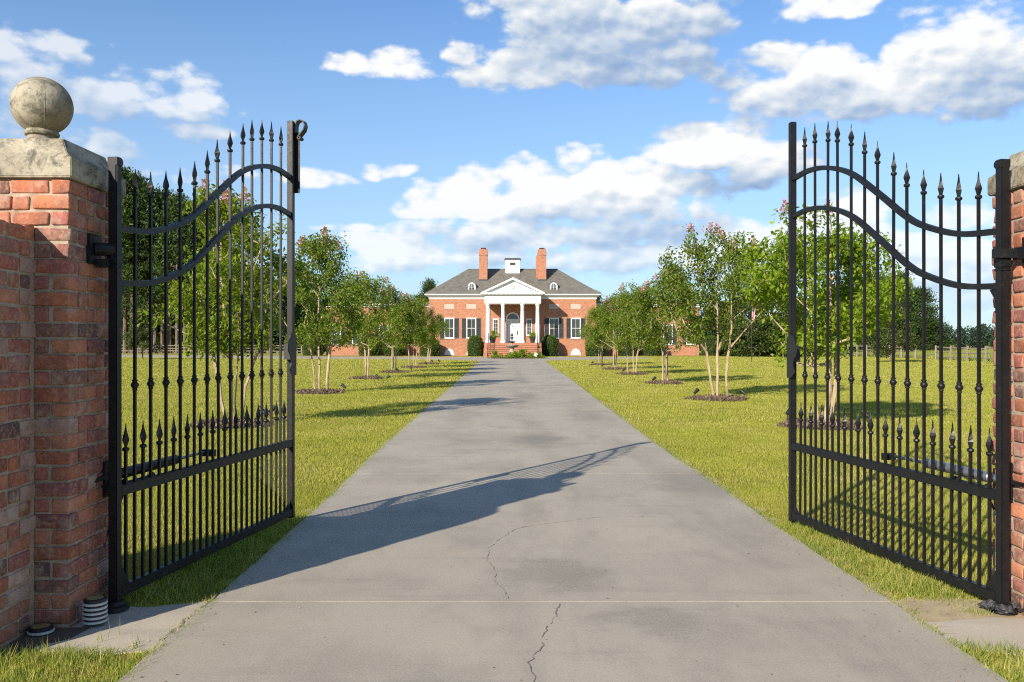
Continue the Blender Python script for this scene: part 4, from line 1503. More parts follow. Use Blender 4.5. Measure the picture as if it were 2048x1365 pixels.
TREES = [
    ('L', 1, (-4.95, 15.5), 0.2, 1.0, mesh_L1, 'crepe myrtle with splayed pale trunks seen through the left gate leaf'),
    ('L', 2, (-5.57, 25.3), 0.0, 1.0, mesh_L2, 'tall crepe myrtle just right of the left gate end post, pink at its top'),
    ('L', 3, (-5.75, 34.8), 1.9, 1.02, mesh_L3, 'crepe myrtle third from the gate in the left row, twin pale trunks'),
    ('L', 4, (-5.60, 41.6), 4.1, 1.02, mesh_R3, 'crepe myrtle fourth from the gate in the left row, over a vase of thin trunks'),
    ('L', 5, (-5.55, 49.3), 2.9, .98, mesh_L3, 'crepe myrtle fifth from the gate in the left row'),
    ('L', 6, (-5.45, 57.0), 5.2, .90, mesh_R3, 'farthest crepe myrtle of the left row, in front of the house corner'),
    ('R', 1, (5.42, 15.3), 0.0, 1.0, mesh_R1, 'bright green crepe myrtle with two straight trunks behind the right gate leaf'),
    ('R', 2, (5.30, 22.4), 0.0, 1.0, mesh_R2, 'tall crepe myrtle just left of the right gate end post, with three bare trunks'),
    ('R', 3, (5.38, 30.8), 0.7, 1.0, mesh_R3, 'crepe myrtle third from the gate in the right row, heavy with pink blossom'),
    ('R', 4, (5.42, 39.2), 2.6, .98, mesh_L3, 'crepe myrtle fourth from the gate in the right row'),
    ('R', 5, (5.45, 46.2), 3.9, .96, mesh_R3, 'crepe myrtle fifth from the gate in the right row'),
    ('R', 6, (5.50, 54.5), 0.9, .90, mesh_L3, 'farthest crepe myrtle of the right row, before the right house corner'),
]
for side, k, (x, y), rz, sc, me, lab in TREES:
    place_tree('crepe_myrtle', me, (x, y, GZ), rz, sc, lab, 'tree', GROUP_MY)

# mulch rings under them
def mulch_mesh(seed, R, n):
    r = np.random.default_rng(seed)
    q = np.sqrt(r.random(n)); a = r.random(n)*2*math.pi
    edge = R*(1 + .10*np.sin(3*a+seed) + .06*np.sin(7*a))
    x, y = q*edge*np.cos(a), q*edge*np.sin(a)
    z = .055*(1-q**2.5) + r.random(n)*.018
    P = np.stack([x, y, z], 1)
    V, Fq, rn = leaf_quads(P, .085, r, droop=-.1, aspect=.4, flat=1.2)
    k = 28
    ang = np.arange(k)*2*math.pi/k
    er = R*(1 + .10*np.sin(3*ang+seed) + .06*np.sin(7*ang))*.98
    dome = [(0, 0, .052)] + [(er[i]*.6*math.cos(ang[i]), er[i]*.6*math.sin(ang[i]), .042) for i in range(k)] + [(er[i]*math.cos(ang[i]), er[i]*math.sin(ang[i]), -.004) for i in range(k)]
    dv = np.array(dome)
    fs = [[0, 1+i, 1+(i+1) % k, 1+(i+1) % k] for i in range(k)]
    quads = [[1+i, 1+k+i, 1+k+(i+1) % k, 1+(i+1) % k] for i in range(k)]
    base = len(V)
    tri_as_quad = [[base+a_, base+b_, base+(b_ if False else c_), base+d_] for a_, b_, c_, d_ in quads]
    V = np.concatenate([V, dv])
    Fq = np.concatenate([Fq, np.array(tri_as_quad)])
    cap = np.array([[base+1+i, base+1+(i+7), base+1+(i+14), base+1+(i+21)] for i in range(7)])
    rn = np.concatenate([rn, np.full(len(dv), .15)])
    me = fast_mesh('mulch_bed', V, np.concatenate([Fq, cap]), M['mulch'], rn)
    return me
MU = [mulch_mesh(s, 1.0, 2600) for s in (1, 2, 3)]
BEDS = []
for i, (side, k, (x, y), rz, sc, me, lab) in enumerate(TREES):
    R = .70 + .05*((k*7) % 3 - 1)
    BEDS.append((x, y, R))
    o = link('mulch_bed', MU[i % 3], None, (x, y, GZ+.004), (0, 0, rng.random()*6))
    o.scale = (R, R, 1)
    side_w = 'left' if side == 'L' else 'right'
    nth = ('nearest', 'second', 'third', 'fourth', 'fifth', 'sixth')[k-1]
    tag(o, 'brown bark mulch under the %s crepe myrtle of the %s row' % (nth, side_w), kind='stuff')

# small black spotlights on stakes that light the trees
def spotlight_meshes():
    can = MB().tube([(0, -.02, .155), (0, .07, .225), (0, .085, .237)], [.040, .052, .052], 12).mesh('lamp_head', M['dull_black'], True)
    vis = MB().tube([(0, .080, .233), (0, .125, .268)], [.054, .060], 12, cap=False).mesh('hood', M['dull_black'], True)
    stk = MB().tube([(0, 0, -.03), (0, 0, .17)], .011, 6).b2(-.035, .035, -.006, .006, -.02, .03).tube([(0, 0, .16), (-.0, -.02, .165)], .02, 6).mesh('stake', M['dull_black'])
    return stk, can, vis
SP = spotlight_meshes()
def spot(px, py, face, label):
    p = PX(px, py, GZ)
    root = tag(empty('tree_spotlight', (p.x, p.y, GZ), face), label, 'spotlight', 'spotlights at the crepe myrtles')
    root.scale = (.85, .85, .85)
    for nm, me in zip(('stake', 'lamp_head', 'hood'), SP):
        link(nm, me, root)
for px, py, fc, lab in [
    (690, 785, 1.3, 'black spotlight right of the tall left-row myrtle trunk'),
    (757, 763, 1.2, 'left one of two black spotlights at the third left-row myrtle'),
    (774, 764, -1.2, 'right one of two black spotlights at the third left-row myrtle'),
    (797, 748, 1.5, 'black spotlight close to the fourth left-row myrtle trunk'),
    (823, 744, 1.1, 'black spotlight on the lawn edge of the fourth left-row myrtle bed'),
    (853, 733, 1.1, 'black spotlight beside the fifth left-row myrtle bed'),
    (866, 728, 1.4, 'black spotlight at the foot of the farthest left-row myrtle'),
    (879, 727, 1.1, 'black spotlight standing apart right of the farthest left-row myrtle'),
    (528, 840, 1.2, 'left of two black spotlights seen through the left gate leaf'),
    (540, 838, -1.0, 'right of two black spotlights seen through the left gate leaf'),
    (1390, 797, -1.0, 'black spotlight left of the three-trunk right-row myrtle'),
    (1490, 799, 1.0, 'black spotlight right of the three-trunk right-row myrtle'),
    (1306, 768, -1.1, 'black spotlight at the blossom-heavy right-row myrtle'),
    (1246, 748, -1.1, 'black spotlight left of the fourth right-row myrtle'),
    (1204, 737, -1.1, 'black spotlight by the fifth right-row myrtle'),
    (1184, 731, -1.1, 'black spotlight by the farthest right-row myrtle'),
    (1575, 842, -1.1, 'black spotlight just left of the right gate end post'),
    (1736, 848, 1.0, 'black spotlight on the mulch seen through the right gate leaf')]:
    spot(px, py, fc, lab)


# ---- pines
def pine_mesh(seed, h, bare=.45, rad=3.0, clumps=120, needle=.34):
    r = np.random.default_rng(seed)
    b = MB()
    lean = r.normal(size=2)*.25
    pts = [(lean[0]*t*t, lean[1]*t*t, h*t - .2) for t in [i/8 for i in range(9)]]
    b.tube(pts, [.24*(1-.86*i/8) for i in range(9)], 8)
    P = []
    for k in range(clumps):
        t = r.random()**.85
        z = h*(bare + (1.0-bare)*t)
        R = rad*(1-t)**.62*(.55+.45*r.random()) + .25
        a = r.random()*2*math.pi
        c = np.array([lean[0]*(z/h)**2 + R*math.cos(a), lean[1]*(z/h)**2 + R*math.sin(a), z])
        if k % 3 == 0:
            b.tube([(lean[0]*(z/h)**2, lean[1]*(z/h)**2, z-.35*R*.5), tuple(c)], [.05, .015], 4, cap=False)
        n = 42
        P.append(c + r.normal(size=(n, 3))*np.array([.50, .50, .26]))
    P = np.concatenate(P)
    V, Fq, rn = leaf_quads(P, needle, r, droop=-.5, aspect=.30, flat=1.0)
    return b.mesh('trunk', M['pine_bark'], True), fast_mesh('crown', V, Fq, M['pine_leaf'], rn)
PINES = [pine_mesh(s, 20.0, bare, rad, 260, .50) for s, bare, rad in ((1, .34, 3.2), (2, .42, 2.9), (3, .26, 3.4), (4, .38, 3.0))]
LOWP = [pine_mesh(s, 10.0, .10, 3.0, 210, .40) for s in (8, 9)]

def by_px(px, Y): return (px-1024)*Y/F
def top_h(py, Y): return CAM_H + (682.5-py)*Y/F
# (pixel column, pixel row of the top, distance)
front_pines = [(236, 338, 112), (264, 352, 118), (294, 370, 113), (324, 382, 117), (354, 392, 112), (384, 408, 119), (414, 436, 114), (446, 466, 118), (476, 500, 113), (506, 528, 117), (540, 545, 114), (575, 556, 119)]
ORD = ('first', 'second', 'third', 'fourth', 'fifth', 'sixth', 'seventh', 'eighth', 'ninth', 'tenth', 'eleventh', 'twelfth')
for i, (px, py, Y) in enumerate(front_pines):
    sc = top_h(py, Y)/20.0
    place_tree('pine_tree', PINES[i % 4], (by_px(px, Y), Y, ground_z(0, Y)), i*1.7, (max(sc, .62), max(sc, .62), sc),
               '%s dark pine from the left hinge post in the front row of the left wood' % ORD[i], 'tree', 'pines of the left wood')
second = [(250, 372, 127), (280, 392, 130), (310, 398, 128), (340, 410, 130), (370, 420, 127), (400, 440, 130), (432, 470, 128), (462, 500, 130), (495, 530, 128), (530, 552, 130), (560, 560, 128), (600, 570, 129)]
for i, (px, py, Y) in enumerate(second):
    sc = top_h(py, Y)/20.0
    place_tree('pine_tree', PINES[(i+2) % 4], (by_px(px, Y), Y, ground_z(0, Y)), i*2.3, (max(sc, .7)*1.15, max(sc, .7)*1.15, sc), '%s dark pine from the left in the back row of the left wood' % ORD[i], 'tree', 'pines of the back row')
Y = 112
place_tree('pine_tree', LOWP[0], (by_px(858, Y), Y, ground_z(0, Y)), 1.0, (.62, .62, top_h(564, Y)/10.0), 'rounded pine rising beside the left end of the main roof', 'tree', 'trees behind the house')
place_tree('pine_tree', LOWP[1], (by_px(836, Y), Y+3, ground_z(0, Y)), 2.0, (.7, .7, top_h(590, Y)/10.0), 'lower dark pine behind the left house wing', 'tree', 'trees behind the house')
place_tree('pine_tree', LOWP[1], (by_px(1190, Y), Y+3, ground_z(0, Y)), 3.0, (.6, .6, top_h(583, Y)/10.0), 'dark pine just showing beside the right end of the main roof', 'tree', 'trees behind the house')


# ---- broadleaved trees and shrubs of the background
def bushy(seed, h, R, mat, n=9000, leaf=.16, low=.12, lobes=26, trunk=True, tr=.10, bark='pine_bark'):
    r = np.random.default_rng(seed)
    P = []
    for k in range(lobes):
        t = r.uniform(low, 1.0)
        Rr = R*math.sin(math.pi*min(1, (t*.86+.12)))**.7
        a, q = r.random()*2*math.pi, math.sqrt(r.random())
        c = np.array([Rr*q*math.cos(a), Rr*q*math.sin(a), h*t*.93])
        m = n//lobes
        d = r.normal(size=(m, 3)); d /= np.linalg.norm(d, axis=1)[:, None]
        rr = R*r.uniform(.26, .42)
        P.append(c + d*rr*(r.random(m)[:, None]**.35)*np.array([1, 1, .8]))
    P = np.concatenate(P)
    P = P[P[:, 2] > h*low*.5]
    P[:, 2] = np.minimum(P[:, 2], h + r.normal(size=len(P))*.05*h)
    V, Fq, rn = leaf_quads(P, leaf, r, droop=.2, aspect=.6, flat=.8)
    tm = None
    if trunk:
        b = MB().tube([(0, 0, -.2), (.02, 0, h*.35), (0, .03, h*.7)], [tr, tr*.8, tr*.3], 7)
        for k in range(7):
            a = k*.9; z = h*(.28+.06*k)
            b.tube([(0, 0, z), (R*.55*math.cos(a), R*.55*math.sin(a), z+h*.18)], [tr*.4, tr*.1], 4, cap=False)
        tm = b.mesh('trunk', M[bark], True)
    return tm, fast_mesh('crown', V, Fq, mat, rn)
OAK = bushy(21, 6.0, 1.9, M['oak_leaf'], 12000, .17, .16, 34, True, .09)
YOUNG = bushy(22, 4.2, 1.45, M['oak_leaf'], 9000, .15, .16, 26, True, .06)
WD = [bushy(30+s, 7.5, 2.9, M['wood_leaf'], 11000, .27, .02, 30, True, .16) for s in range(3)]
SHR = [bushy(40+s, 3.0, 1.7, M['wood_leaf'], 6000, .20, .0, 18, False) for s in range(2)]

Y = 62.0
place_tree('young_oak', OAK, (by_px(1783, Y), Y, GZ), .3, top_h(606, Y)/6.0, 'olive young oak on a thin trunk before the right fence', 'tree', 'young trees by the fences')
Y = 71.5
place_tree('young_oak', YOUNG, (by_px(285, Y), Y, GZ), 1.1, top_h(617, Y)/4.2, 'small olive tree on the left lawn seen beside the left hinge post', 'tree', 'young trees by the fences')

wood = [(1500, 585, 92, 0, 'dark broadleaved tree beyond the right row, behind the flag'), (1545, 572, 96, 1, 'dense dark tree left of the right gate end post'), (1590, 590, 94, 2, 'dark tree behind the right gate end post'),
        (1640, 580, 98, 0, 'shadowed tree behind the bright green myrtle'), (1460, 600, 97, 1, 'dark tree just beyond the right house wing'), (1690, 590, 100, 2, 'dark broadleaved tree right of the bright green myrtle'),
        (1425, 612, 99, 0, 'dark tree half hidden behind the right house wing')]
for i, (px, py, Y, k, lab) in enumerate(wood):
    place_tree('woodland_tree', WD[k], (by_px(px, Y), Y, GZ), i*1.3, top_h(py, Y)/7.5, lab, 'tree', 'trees of the right wood')
for i, (px, py, Y, lab) in enumerate([(1488, 640, 84, 'low dark shrub at the left foot of the right wood'), (1530, 636, 83, 'bushy shrub below the hanging flag'), (1572, 640, 82, 'rounded shrub at the foot of the wood left of the gate post'),
                                      (1616, 645, 84, 'shrub at the wood edge behind the right gate leaf'), (1452, 648, 88, 'shrub between the right house wing and the wood')]):
    place_tree('wood_edge_shrub', (None, SHR[i % 2][1]), (by_px(px, Y), Y, GZ), i*2.0, top_h(py, Y)/3.0, lab, 'shrub', 'shrubs at the wood edge', ('trunk', 'crown'))
RP = [pine_mesh(s, 10.0, .06, 3.2, 260, .42) for s in (14, 15)]
for i, (px, py, Y, k, lab) in enumerate([(1725, 566, 118, 0, 'dark pine at the left of the pine clump behind the right leaf'), (1762, 556, 122, 1, 'dark pine second from left in the right clump'), (1800, 552, 118, 0, 'tallest dark pine of the clump behind the right leaf'),
                                       (1838, 580, 114, 1, 'outermost pine of the right clump, at its sky edge'), (1690, 575, 122, 1, 'dark pine behind the bright green myrtle crown'), (1856, 640, 112, 0, 'small dark pine at the right foot of the clump')]):
    place_tree('pine_tree', RP[k], (by_px(px, Y), Y, ground_z(0, Y)), i*1.1, (.95, .95, (top_h(py, Y)+.1)/10.0), lab, 'tree', 'pine clump on the right')

# far woodland closing the field, too distant to tell its trees apart
def far_wood():
    r = np.random.default_rng(77)
    P = []
    def row(x0, x1, Y, hmin, hmax, step, n):
        x = x0
        while x < x1:
            h = r.uniform(hmin, hmax); R = r.uniform(2.6, 4.6)
            g0 = ground_z(0, Y)
            d = r.normal(size=(n, 3)); d /= np.linalg.norm(d, axis=1)[:, None]
            q = np.stack([d[:, 0]*R, d[:, 1]*R, (d[:, 2]*.5+.5)*h*.8 + h*.2], 1)*(r.random(n)[:, None]**.12)
            q[:, 2] = np.maximum(q[:, 2], r.random(n)*h*.5)
            P.append(q + np.array([x, Y + r.uniform(-8, 8), g0]))
            x += step*r.uniform(.6, 1.4)
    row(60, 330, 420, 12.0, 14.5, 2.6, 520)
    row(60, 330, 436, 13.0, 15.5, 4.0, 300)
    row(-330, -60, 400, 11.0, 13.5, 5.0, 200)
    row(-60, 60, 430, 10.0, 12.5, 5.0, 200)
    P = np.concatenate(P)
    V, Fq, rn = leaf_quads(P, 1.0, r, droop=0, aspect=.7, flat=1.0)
    o = link('far_woodland', fast_mesh('far_woodland', V, Fq, M['hazy_leaf'], rn))
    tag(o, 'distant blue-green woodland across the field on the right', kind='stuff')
far_wood()


# ---- clipped boxwoods and plants at the house
def boxwood(seed, R, h, n=7000, leaf=.085):
    r = np.random.default_rng(seed)
    a = r.random(n)*2*math.pi
    t = r.random(n)
    top = r.random(n) < .3
    rr = np.where(top, np.sqrt(r.random(n))*.8, 1.0 - .34*np.clip((t-.62)/.38, 0, 1)**2.2 - .08*np.clip((.25-t)/.25, 0, 1)**2)
    z = np.where(top, 1.0 - .14*(rr/.8)**3, t*.92)
    s = 1 + .05*np.sin(5*a+seed) + r.normal(size=n)*.035
    P = np.stack([R*rr*s*np.cos(a), R*rr*s*np.sin(a), z*h*(1+r.normal(size=n)*.012)], 1)
    V, Fq, rn = leaf_quads(P, leaf, r, droop=0, aspect=.7, flat=1.0)
    core = MB().lathe([(R*.80, 0), (R*.90, h*.3), (R*.88, h*.60), (R*.62, h*.86), (.1, h*.93)], n=16).mesh('shade_core', M['dark_core'])  # solid dark core painted as the shade behind the outer leaves
    return core, fast_mesh('foliage', V, Fq, M['box_leaf'], rn)
BX = [boxwood(s, .75, 2.0) for s in (1, 2, 3)]
def box_at(x, y, sc, sz, k, lab):
    root = tag(empty('boxwood_shrub', (x, y, GZ), k*1.3), lab, 'shrub', 'clipped boxwoods along the house')
    root.scale = (sc, sc, sz)
    link('shade_core', BX[k][0], root); link('foliage', BX[k][1], root)
for i, (x, y, sc, sz, lab) in enumerate([
    (-3.64, 86.6, 1.0, 1.0, 'clipped round-topped boxwood left of the front steps'), (3.70, 86.6, 1.02, 1.02, 'clipped round-topped boxwood right of the front steps'),
    (-8.15, 86.7, 1.25, .84, 'clipped boxwood at the left corner of the main house'), (8.25, 86.7, 1.25, 1.0, 'clipped boxwood at the right corner of the main house'),
    (-12.0, 89.4, 1.35, .9, 'boxwood in the middle of the left wing wall'), (-14.6, 89.6, 1.35, .95, 'boxwood further left along the left wing wall'), (-20.6, 90.5, 1.3, 1.0, 'boxwood past the outer end of the left wing'),
    (11.9, 89.4, 1.4, .95, 'boxwood in the middle of the right wing wall'), (14.4, 89.6, 1.3, 1.0, 'boxwood further right along the right wing wall'), (20.6, 90.5, 1.3, 1.0, 'boxwood past the outer end of the right wing')]):
    box_at(x, y, sc, sz, i % 3, lab)

LOWB = [bushy(60+s, .62, .62, M['leaf_b'], 2600, .075, .0, 9, False) for s in range(2)]
for i, (x, y, s, lab) in enumerate([(-1.55, 75.2, 1.0, 'leftmost low green plant around the fountain'), (-.15, 74.4, 1.25, 'low green plant directly before the fountain'), (.85, 74.5, 1.2, 'low green plant right of the fountain foot'), (1.60, 74.7, 1.0, 'low green plant left of the white plaque'), (2.45, 75.0, .85, 'rightmost low plant around the fountain')]):
    place_tree('fountain_plant', (None, LOWB[i % 2][1]), (x, y, -.01), i, s, lab, 'plant', 'plants around the fountain', ('trunk', 'foliage'))
for i, (x, lab) in enumerate([(-1.95, 'dark pot with a plant on the porch left of the door'), (1.98, 'dark pot with a plant on the porch right of the door')]):
    root = tag(empty('potted_plant', (x+.07, 85.3, 1.30)), lab, 'potted plant', 'pots on the porch')
    MB().lathe([(.20, 0), (.24, .02), (.30, .40), (.33, .52), (.36, .56), (.36, .62), (.30, .62), (.28, .56)], n=18).build('pot', M['terracotta'], root, smooth=True)
    fo = link('foliage', LOWB[i][1], root, (0, 0, .48)); fo.scale = (.9, .9, 1.1)
tag(link('island_bed', MU[0], None, (.35, 75.4, -.004)), 'dark mulch around the fountain plants', kind='stuff').scale = (2.5, 1.5, 1)

# ---- split rail fences
def rail_fence(posts, label, h=1.15, rails=(.28, .62, .98), group='split rail fences'):
    p0 = Vector((*posts[0], ground_z(*posts[0])))
    root = tag(empty('split_rail_fence', p0), label, 'fence', group)
    for (x, y) in posts:
        z = ground_z(x, y)
        MB().box((0, 0, h/2-.1), (.13, .13, h+.2), Matrix.Rotation(rng.random(), 3, 'Z'), .9).build('post', M['fence'], root, loc=(x-p0.x, y-p0.y, z-p0.z), rot=(rng.gauss(0, .02), rng.gauss(0, .02), 0))
    for (a, b) in zip(posts[:-1], posts[1:]):
        for rz in rails:
            A = Vector((a[0], a[1], ground_z(*a) + rz + rng.gauss(0, .03))) - p0
            B = Vector((b[0], b[1], ground_z(*b) + rz + rng.gauss(0, .03))) - p0
            mid = (A+B)/2 + Vector((0, 0, rng.gauss(0, .015)))
            MB().tube([A, mid, B], [.045, .058, .045], 5).build('rail', M['fence'], root)
    return root
rail_fence([(34.0 + rng.gauss(0, .04), 55.5 + 2.45*i) for i in range(7)], 'split rail fence nearest the right gate leaf on the lawn edge')
rail_fence([(33.9 + rng.gauss(0, .04), 73.6 + 2.45*i) for i in range(14)], 'split rail fence running back behind the bright green myrtle')
rail_fence([(by_px(236, 105) + 2.45*i, 105 + rng.gauss(0, .05)) for i in range(11)], 'split rail fence in front of the left pine wood')
# slanting gate rail in the gap
fr = tag(empty('leaning_rail', (34.0, 70.3, GZ)), 'single slanting rail in the gap of the right fence', 'rail')
MB().tube([(0, 0, .50), (-.05, 3.1, .10)], .05, 6).build('pole', M['fence'], fr)

# ---- flag on a short pole in front of the right wood
fl = tag(empty('hanging_flag', (by_px(1503, 62), 62.0, GZ)), 'limp red, white and blue flag hanging before the right wood', 'flag')
MB().tube([(0, 0, -.1), (0, 0, 3.85)], .022, 8).lathe([(.035, 3.85), (.045, 3.89), (.03, 3.93)], n=8).tube([(0, 0, 3.78), (.30, 0, 3.95)], .012, 6).build('pole', M['dull_black'], fl)
def flag_mesh():
    m, g = material('striped_flag_cloth')
    uv = g.xyz(g.n('ShaderNodeTexCoord').outputs['UV'])
    stripe = g.m('GREATER_THAN', g.m('FRACT', g.mul(uv[0], 6.5)), .5)
    c = g.mix(stripe, (.50, .03, .04), (.75, .73, .70))
    canton = g.mul(g.m('GREATER_THAN', uv[1], .60), g.m('LESS_THAN', uv[0], .54))
    star = g.m('LESS_THAN', g.voro(g.vec(g.mul(uv[0], 12), g.mul(uv[1], 14), 0), 1.0, rand=0), .28)
    c = g.mix(canton, c, g.mix(star, (.03, .045, .16), (.7, .7, .7)))
    g.put(g.b.inputs['Base Color'], c)
    g.b.inputs['Roughness'].default_value = .8
    nx, nz = 26, 12
    V, fs, UV = [], [], []
    for j in range(nz+1):
        t = j/nz
        for i in range(nx+1):
            s = i/nx
            V.append((.03 + .30*s*(1-.35*math.sin(t*2)), .055*math.sin(s*17+t*1.5)*(.4+s), 3.88 - .05*0 + .17*s*(1-t) - .88*t))
            UV.append((s, 1-t))
    for j in range(nz):
        for i in range(nx):
            a = j*(nx+1)+i
            fs.append((a, a+1, a+nx+2, a+nx+1))
    me = MB().poly(V, fs).mesh('cloth', m, True)
    lay_ = me.uv_layers.new(name='UVMap')
    for lp in me.loops:
        lay_.data[lp.index].uv = UV[lp.vertex_index]
    return me
link('cloth', flag_mesh(), fl)

# dark undergrowth between the pine trunks of the left wood
def undergrowth():
    r = np.random.default_rng(91)
    P = []
    for k in range(130):
        x, y, h, R = r.uniform(-84, -26), r.uniform(134, 150), r.uniform(5.0, 12.0), r.uniform(2.0, 3.4)
        if x > -32: h *= .6
        n = 330
        d = r.normal(size=(n, 3)); d /= np.linalg.norm(d, axis=1)[:, None]
        q = d*np.array([R, R, h*.5])*(r.random(n)[:, None]**.2) + np.array([x, y, h*.5+ground_z(0, y)])
        P.append(q)
    V, Fq, rn = leaf_quads(np.concatenate(P), .60, r, droop=0, aspect=.65, flat=1.0)
    tag(link('undergrowth', fast_mesh('undergrowth', V, Fq, M['pine_leaf'], rn)), 'dark undergrowth filling the left wood between the trunks', kind='stuff')
undergrowth()

# ------------------------------------------------------------------ grass blades
def blades(X, Y, h, w, r, lean=.45, z0=None):
    n = len(X)
    a = r.random(n)*2*math.pi
    hh = h*r.uniform(.55, 1.25, n)
    ww = w*r.uniform(.7, 1.3, n)
    dx, dy = np.cos(a), np.sin(a)
    ln = r.normal(size=n)*lean*hh
    la = r.random(n)*2*math.pi
    z = np.full(n, GZ) if z0 is None else z0
    V = np.empty((n, 3, 3))
    V[:, 0] = np.stack([X-dx*ww/2, Y-dy*ww/2, z-.004], 1)
    V[:, 1] = np.stack([X+dx*ww/2, Y+dy*ww/2, z-.004], 1)
    V[:, 2] = np.stack([X+np.cos(la)*ln, Y+np.sin(la)*ln, z+hh], 1)
    return V.reshape(-1, 3), np.arange(3*n).reshape(n, 3), np.repeat(r.random(n), 3)

dl = lambda y: np.interp(y, ZL, XL)
dr = lambda y: np.interp(y, ZL, XR)
PADS = [[(-1.72, 5.02), (-1.72, 4.22), (-2.05, 4.20), (-2.26, 4.22), (-2.40, 4.34), (-2.40, 4.75), (-2.20, 4.95), (-2.02, 4.93)],
        [(2.17, 4.30), (2.17, 5.02), (2.5, 5.10), (2.78, 5.05), (3.60, 4.98), (3.60, 4.12), (2.62, 4.10), (2.46, 4.16)]]
def inside(poly, X, Y):
    res = np.zeros(len(X), bool)
    j = len(poly)-1
    for i in range(len(poly)):
        xi, yi = poly[i]; xj, yj = poly[j]
        c = ((yi > Y) != (yj > Y)) & (X < (xj-xi)*(Y-yi)/(yj-yi+1e-12)+xi)
        res ^= c
        j = i
    return res
def keep(X, Y, r, edge=.03):
    e = np.abs(r.normal(size=len(X)))*edge*1.9 - .022
    k = (X < dl(Y)-e) | (X > dr(Y)+e*1.3)
    for p in PADS:
        k &= ~inside(p, X + r.normal(size=len(X))*.03, Y + r.normal(size=len(X))*.03)
    k &= ~inside(near+farr, X, Y)
    for (bx, by, R) in BEDS:
        k &= ((X-bx)**2 + (Y-by)**2) > (R*.93)**2
    k &= ~((np.abs(X+2.605) < .305) & (np.abs(Y-4.85) < .305)) & ~((np.abs(X-3.105) < .305) & (np.abs(Y-4.795) < .305))
    k &= ~((X < -2.46) & (Y < 4.56) & (Y > 3.66) & (X > -2.75))
    k &= ~((X < -2.28) & (Y > 4.22) & (Y < 4.62))
    return k
def zone(y0, y1, dens, h, w, seed, power=1.0):
    """blades over the part of the lawn in view between two distances"""
    r = np.random.default_rng(seed)
    area = .5*(2*.66)*(y1*y1-y0*y0)*1.0
    n = int(area*dens)
    Y = np.sqrt(r.random(n)*(y1*y1-y0*y0)+y0*y0)
    X = (r.random(n)*2-1)*.66*Y
    k = keep(X, Y, r)
    X, Y = X[k], Y[k]
    return blades(X, Y, h, w, r)
def lawn_blades():
    parts = [zone(3.6, 9, 8500, .031, .0046, 1), zone(9, 16, 3300, .032, .0075, 2), zone(16, 28, 950, .036, .014, 3), zone(28, 48, 210, .042, .032, 4), zone(48, 84, 48, .05, .07, 5)]
    off, Vs, Fs, Rs = 0, [], [], []
    for V, Fc, rn in parts:
        Vs.append(V); Fs.append(Fc+off); Rs.append(rn); off += len(V)
    o = link('lawn_grass', fast_mesh('lawn_grass', np.concatenate(Vs), np.concatenate(Fs), M['grass'], np.concatenate(Rs)))
    tag(o, 'short mown grass blades of the lawn', kind='stuff')
lawn_blades()

def tufts(name, label, regions, seed, h, w):
    """longer uncut grass: regions = list of (polygon, density, height factor)"""
    r = np.random.default_rng(seed)
    off, Vs, Fs, Rs = 0, [], [], []
    for poly, dens, hf in regions:
        p = np.array(poly)
        x0, y0, x1, y1 = p[:, 0].min(), p[:, 1].min(), p[:, 0].max(), p[:, 1].max()
        n = int((x1-x0)*(y1-y0)*dens)
        # gather the blades in tussocks
        m = max(3, n//26)
        cx, cy = r.uniform(x0, x1, m), r.uniform(y0, y1, m)
        idx = r.integers(0, m, n)
        X = cx[idx] + r.normal(size=n)*.035
        Y = cy[idx] + r.normal(size=n)*.035
        k = inside(poly, X, Y)
        X, Y, idx = X[k], Y[k], idx[k]
        hh = h*hf*(.5 + r.random(m)[idx])
        V, Fc, rn = blades(X, Y, hh, w, r, .75)
        Vs.append(V); Fs.append(Fc+off); Rs.append(rn); off += len(V)
    o = link(name, fast_mesh(name, np.concatenate(Vs), np.concatenate(Fs), M['wildgrass'], np.concatenate(Rs)))
    tag(o, label, kind='stuff')
# strips the mower cannot reach, under the gate leaves, and the corner before the wing wall
tufts('uncut_grass', 'longer green grass under the left gate leaf',
      [([(-2.16, 5.02), (-1.95, 4.98), (-1.74, 5.2), (-1.715, 5.9), (-1.74, 7.4), (-1.95, 7.4), (-2.25, 5.4)], 7000, 1.0), ([(-2.45, 5.1), (-2.2, 5.1), (-2.0, 6.2), (-2.25, 6.2)], 3000, .9)], 21, .062, .0052)
tufts('uncut_grass', 'longer green grass under the right gate leaf',
      [([(2.62, 5.06), (2.38, 5.05), (2.16, 5.3), (2.12, 6.2), (2.13, 7.3), (2.36, 7.3), (2.72, 5.5)], 5500, .95)], 22, .058, .0052)
tufts('uncut_grass', 'ragged grass in the lower left corner before the wing wall',
      [([(-1.73, 3.2), (-1.73, 4.23), (-1.95, 4.25), (-2.28, 4.25), (-2.55, 4.20), (-2.9, 3.9), (-2.9, 3.2)], 7500, 1.0)], 23, .052, .005)
tufts('uncut_grass', 'ragged grass in the lower right corner before the right pillar',
      [([(2.18, 3.2), (2.18, 4.33), (2.47, 4.21), (2.62, 4.15), (3.2, 4.16), (3.2, 3.2)], 7000, 1.0)], 24, .052, .005)
tufts('uncut_grass', 'sparse weeds growing in joints and bare soil beside the drive',
      [([(2.0, 4.93), (2.16, 4.93), (2.16, 5.0), (2.0, 5.0)], 1800, .35), ([(-1.9, 4.20), (-1.8, 4.20), (-1.72, 5.05), (-1.78, 5.05)], 500, .6), ([(2.2, 4.72), (2.2, 5.02), (2.4, 5.14), (2.7, 5.02), (2.7, 4.78)], 2600, .45), ([(-2.2, 4.30), (-1.95, 4.30), (-1.95, 4.55), (-2.2, 4.55)], 220, 1.1)], 25, .060, .005)

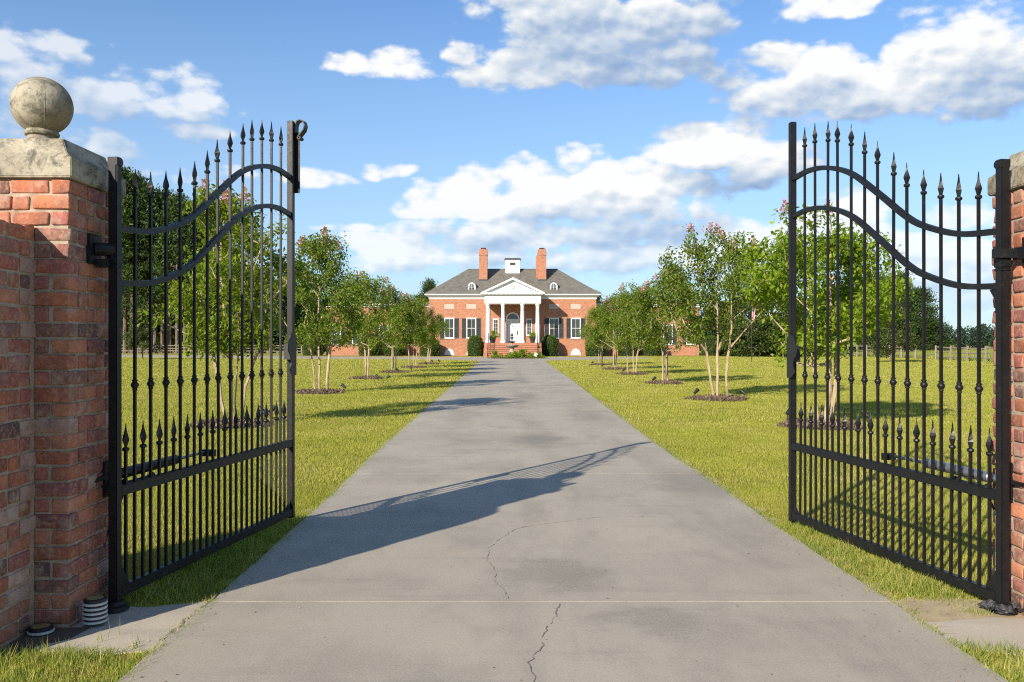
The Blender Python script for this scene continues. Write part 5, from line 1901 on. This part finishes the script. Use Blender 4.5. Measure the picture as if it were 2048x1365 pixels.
# soil and dead grass at the foot of the wing wall
tag(MB().prism([(-2.9, 4.56), (-2.20, 4.56), (-2.22, 4.40), (-2.36, 4.26), (-2.6, 4.18), (-2.9, 4.1)], 'z', -.10, -.012).build('bare_soil', M['soil']), 'bare dark soil at the foot of the wing wall', kind='structure')

# taller uncut meadow beyond the right fence
def meadow():
    r = np.random.default_rng(31)
    n = 60000
    X = r.uniform(34.6, 75, n); Y = r.uniform(58, 112, n)
    V, Fc, rn = blades(X, Y, .38, .05, r, .5)
    tag(link('meadow_grass', fast_mesh('meadow_grass', V, Fc, M['wildgrass'], rn)), 'tall uncut meadow grass beyond the right fence', kind='stuff')
meadow()

# litter on the drive: grit, bits of dry grass and leaf
def litter():
    r = np.random.default_rng(55)
    n = 300
    Y = 3.3 + 14*r.random(n)**1.5
    X = np.where(r.random(n) < .5, r.uniform(-1.65, 2.05, n), np.where(r.random(n) < .5, -1.68 + np.abs(r.normal(size=n))*.12, 2.06 - np.abs(r.normal(size=n))*.16))
    P = np.stack([X, Y, np.full(n, .0035)], 1)
    a = r.random(n)*2*math.pi
    L = r.uniform(.003, .010, n); w = r.uniform(.0012, .004, n)
    d = np.stack([np.cos(a)*L, np.sin(a)*L, np.zeros(n)], 1); e = np.stack([-np.sin(a)*w, np.cos(a)*w, r.uniform(0, .004, n)], 1)
    V = np.stack([P-d, P+e, P+d, P-e], 1).reshape(-1, 3)
    o = link('drive_litter', fast_mesh('drive_litter', V, np.arange(4*n).reshape(n, 4), M['mulch'], np.repeat(r.random(n), 4)))
    tag(o, 'grit and dry grass bits scattered on the drive', kind='stuff')
litter()

# ragged blades hanging over the slab edges
def edge_blades():
    r = np.random.default_rng(66)
    Vs, Fs, Rs, off = [], [], [], 0
    for sgn, f in ((-1, dl), (1, dr)):
        m = 900
        cy = 3.2 + 26*r.random(m)**1.7
        amp = r.random(m)**2
        k = 9
        Y = np.repeat(cy, k) + r.normal(size=m*k)*.035
        X = f(Y) + sgn*(np.abs(r.normal(size=m*k))*.035 - .045*np.repeat(amp, k))
        ok = keep(X, Y, r, .0) | True
        for p in PADS:
            ok &= ~inside(p, X, Y)
        V, Fc, rn = blades(X[ok], Y[ok], .046, .0058, r, 1.0)
        Vs.append(V); Fs.append(Fc+off); Rs.append(rn); off += len(V)
    tag(link('edge_grass', fast_mesh('edge_grass', np.concatenate(Vs), np.concatenate(Fs), M['wildgrass'], np.concatenate(Rs))), 'ragged grass hanging over the drive edges', kind='stuff')
edge_blades()
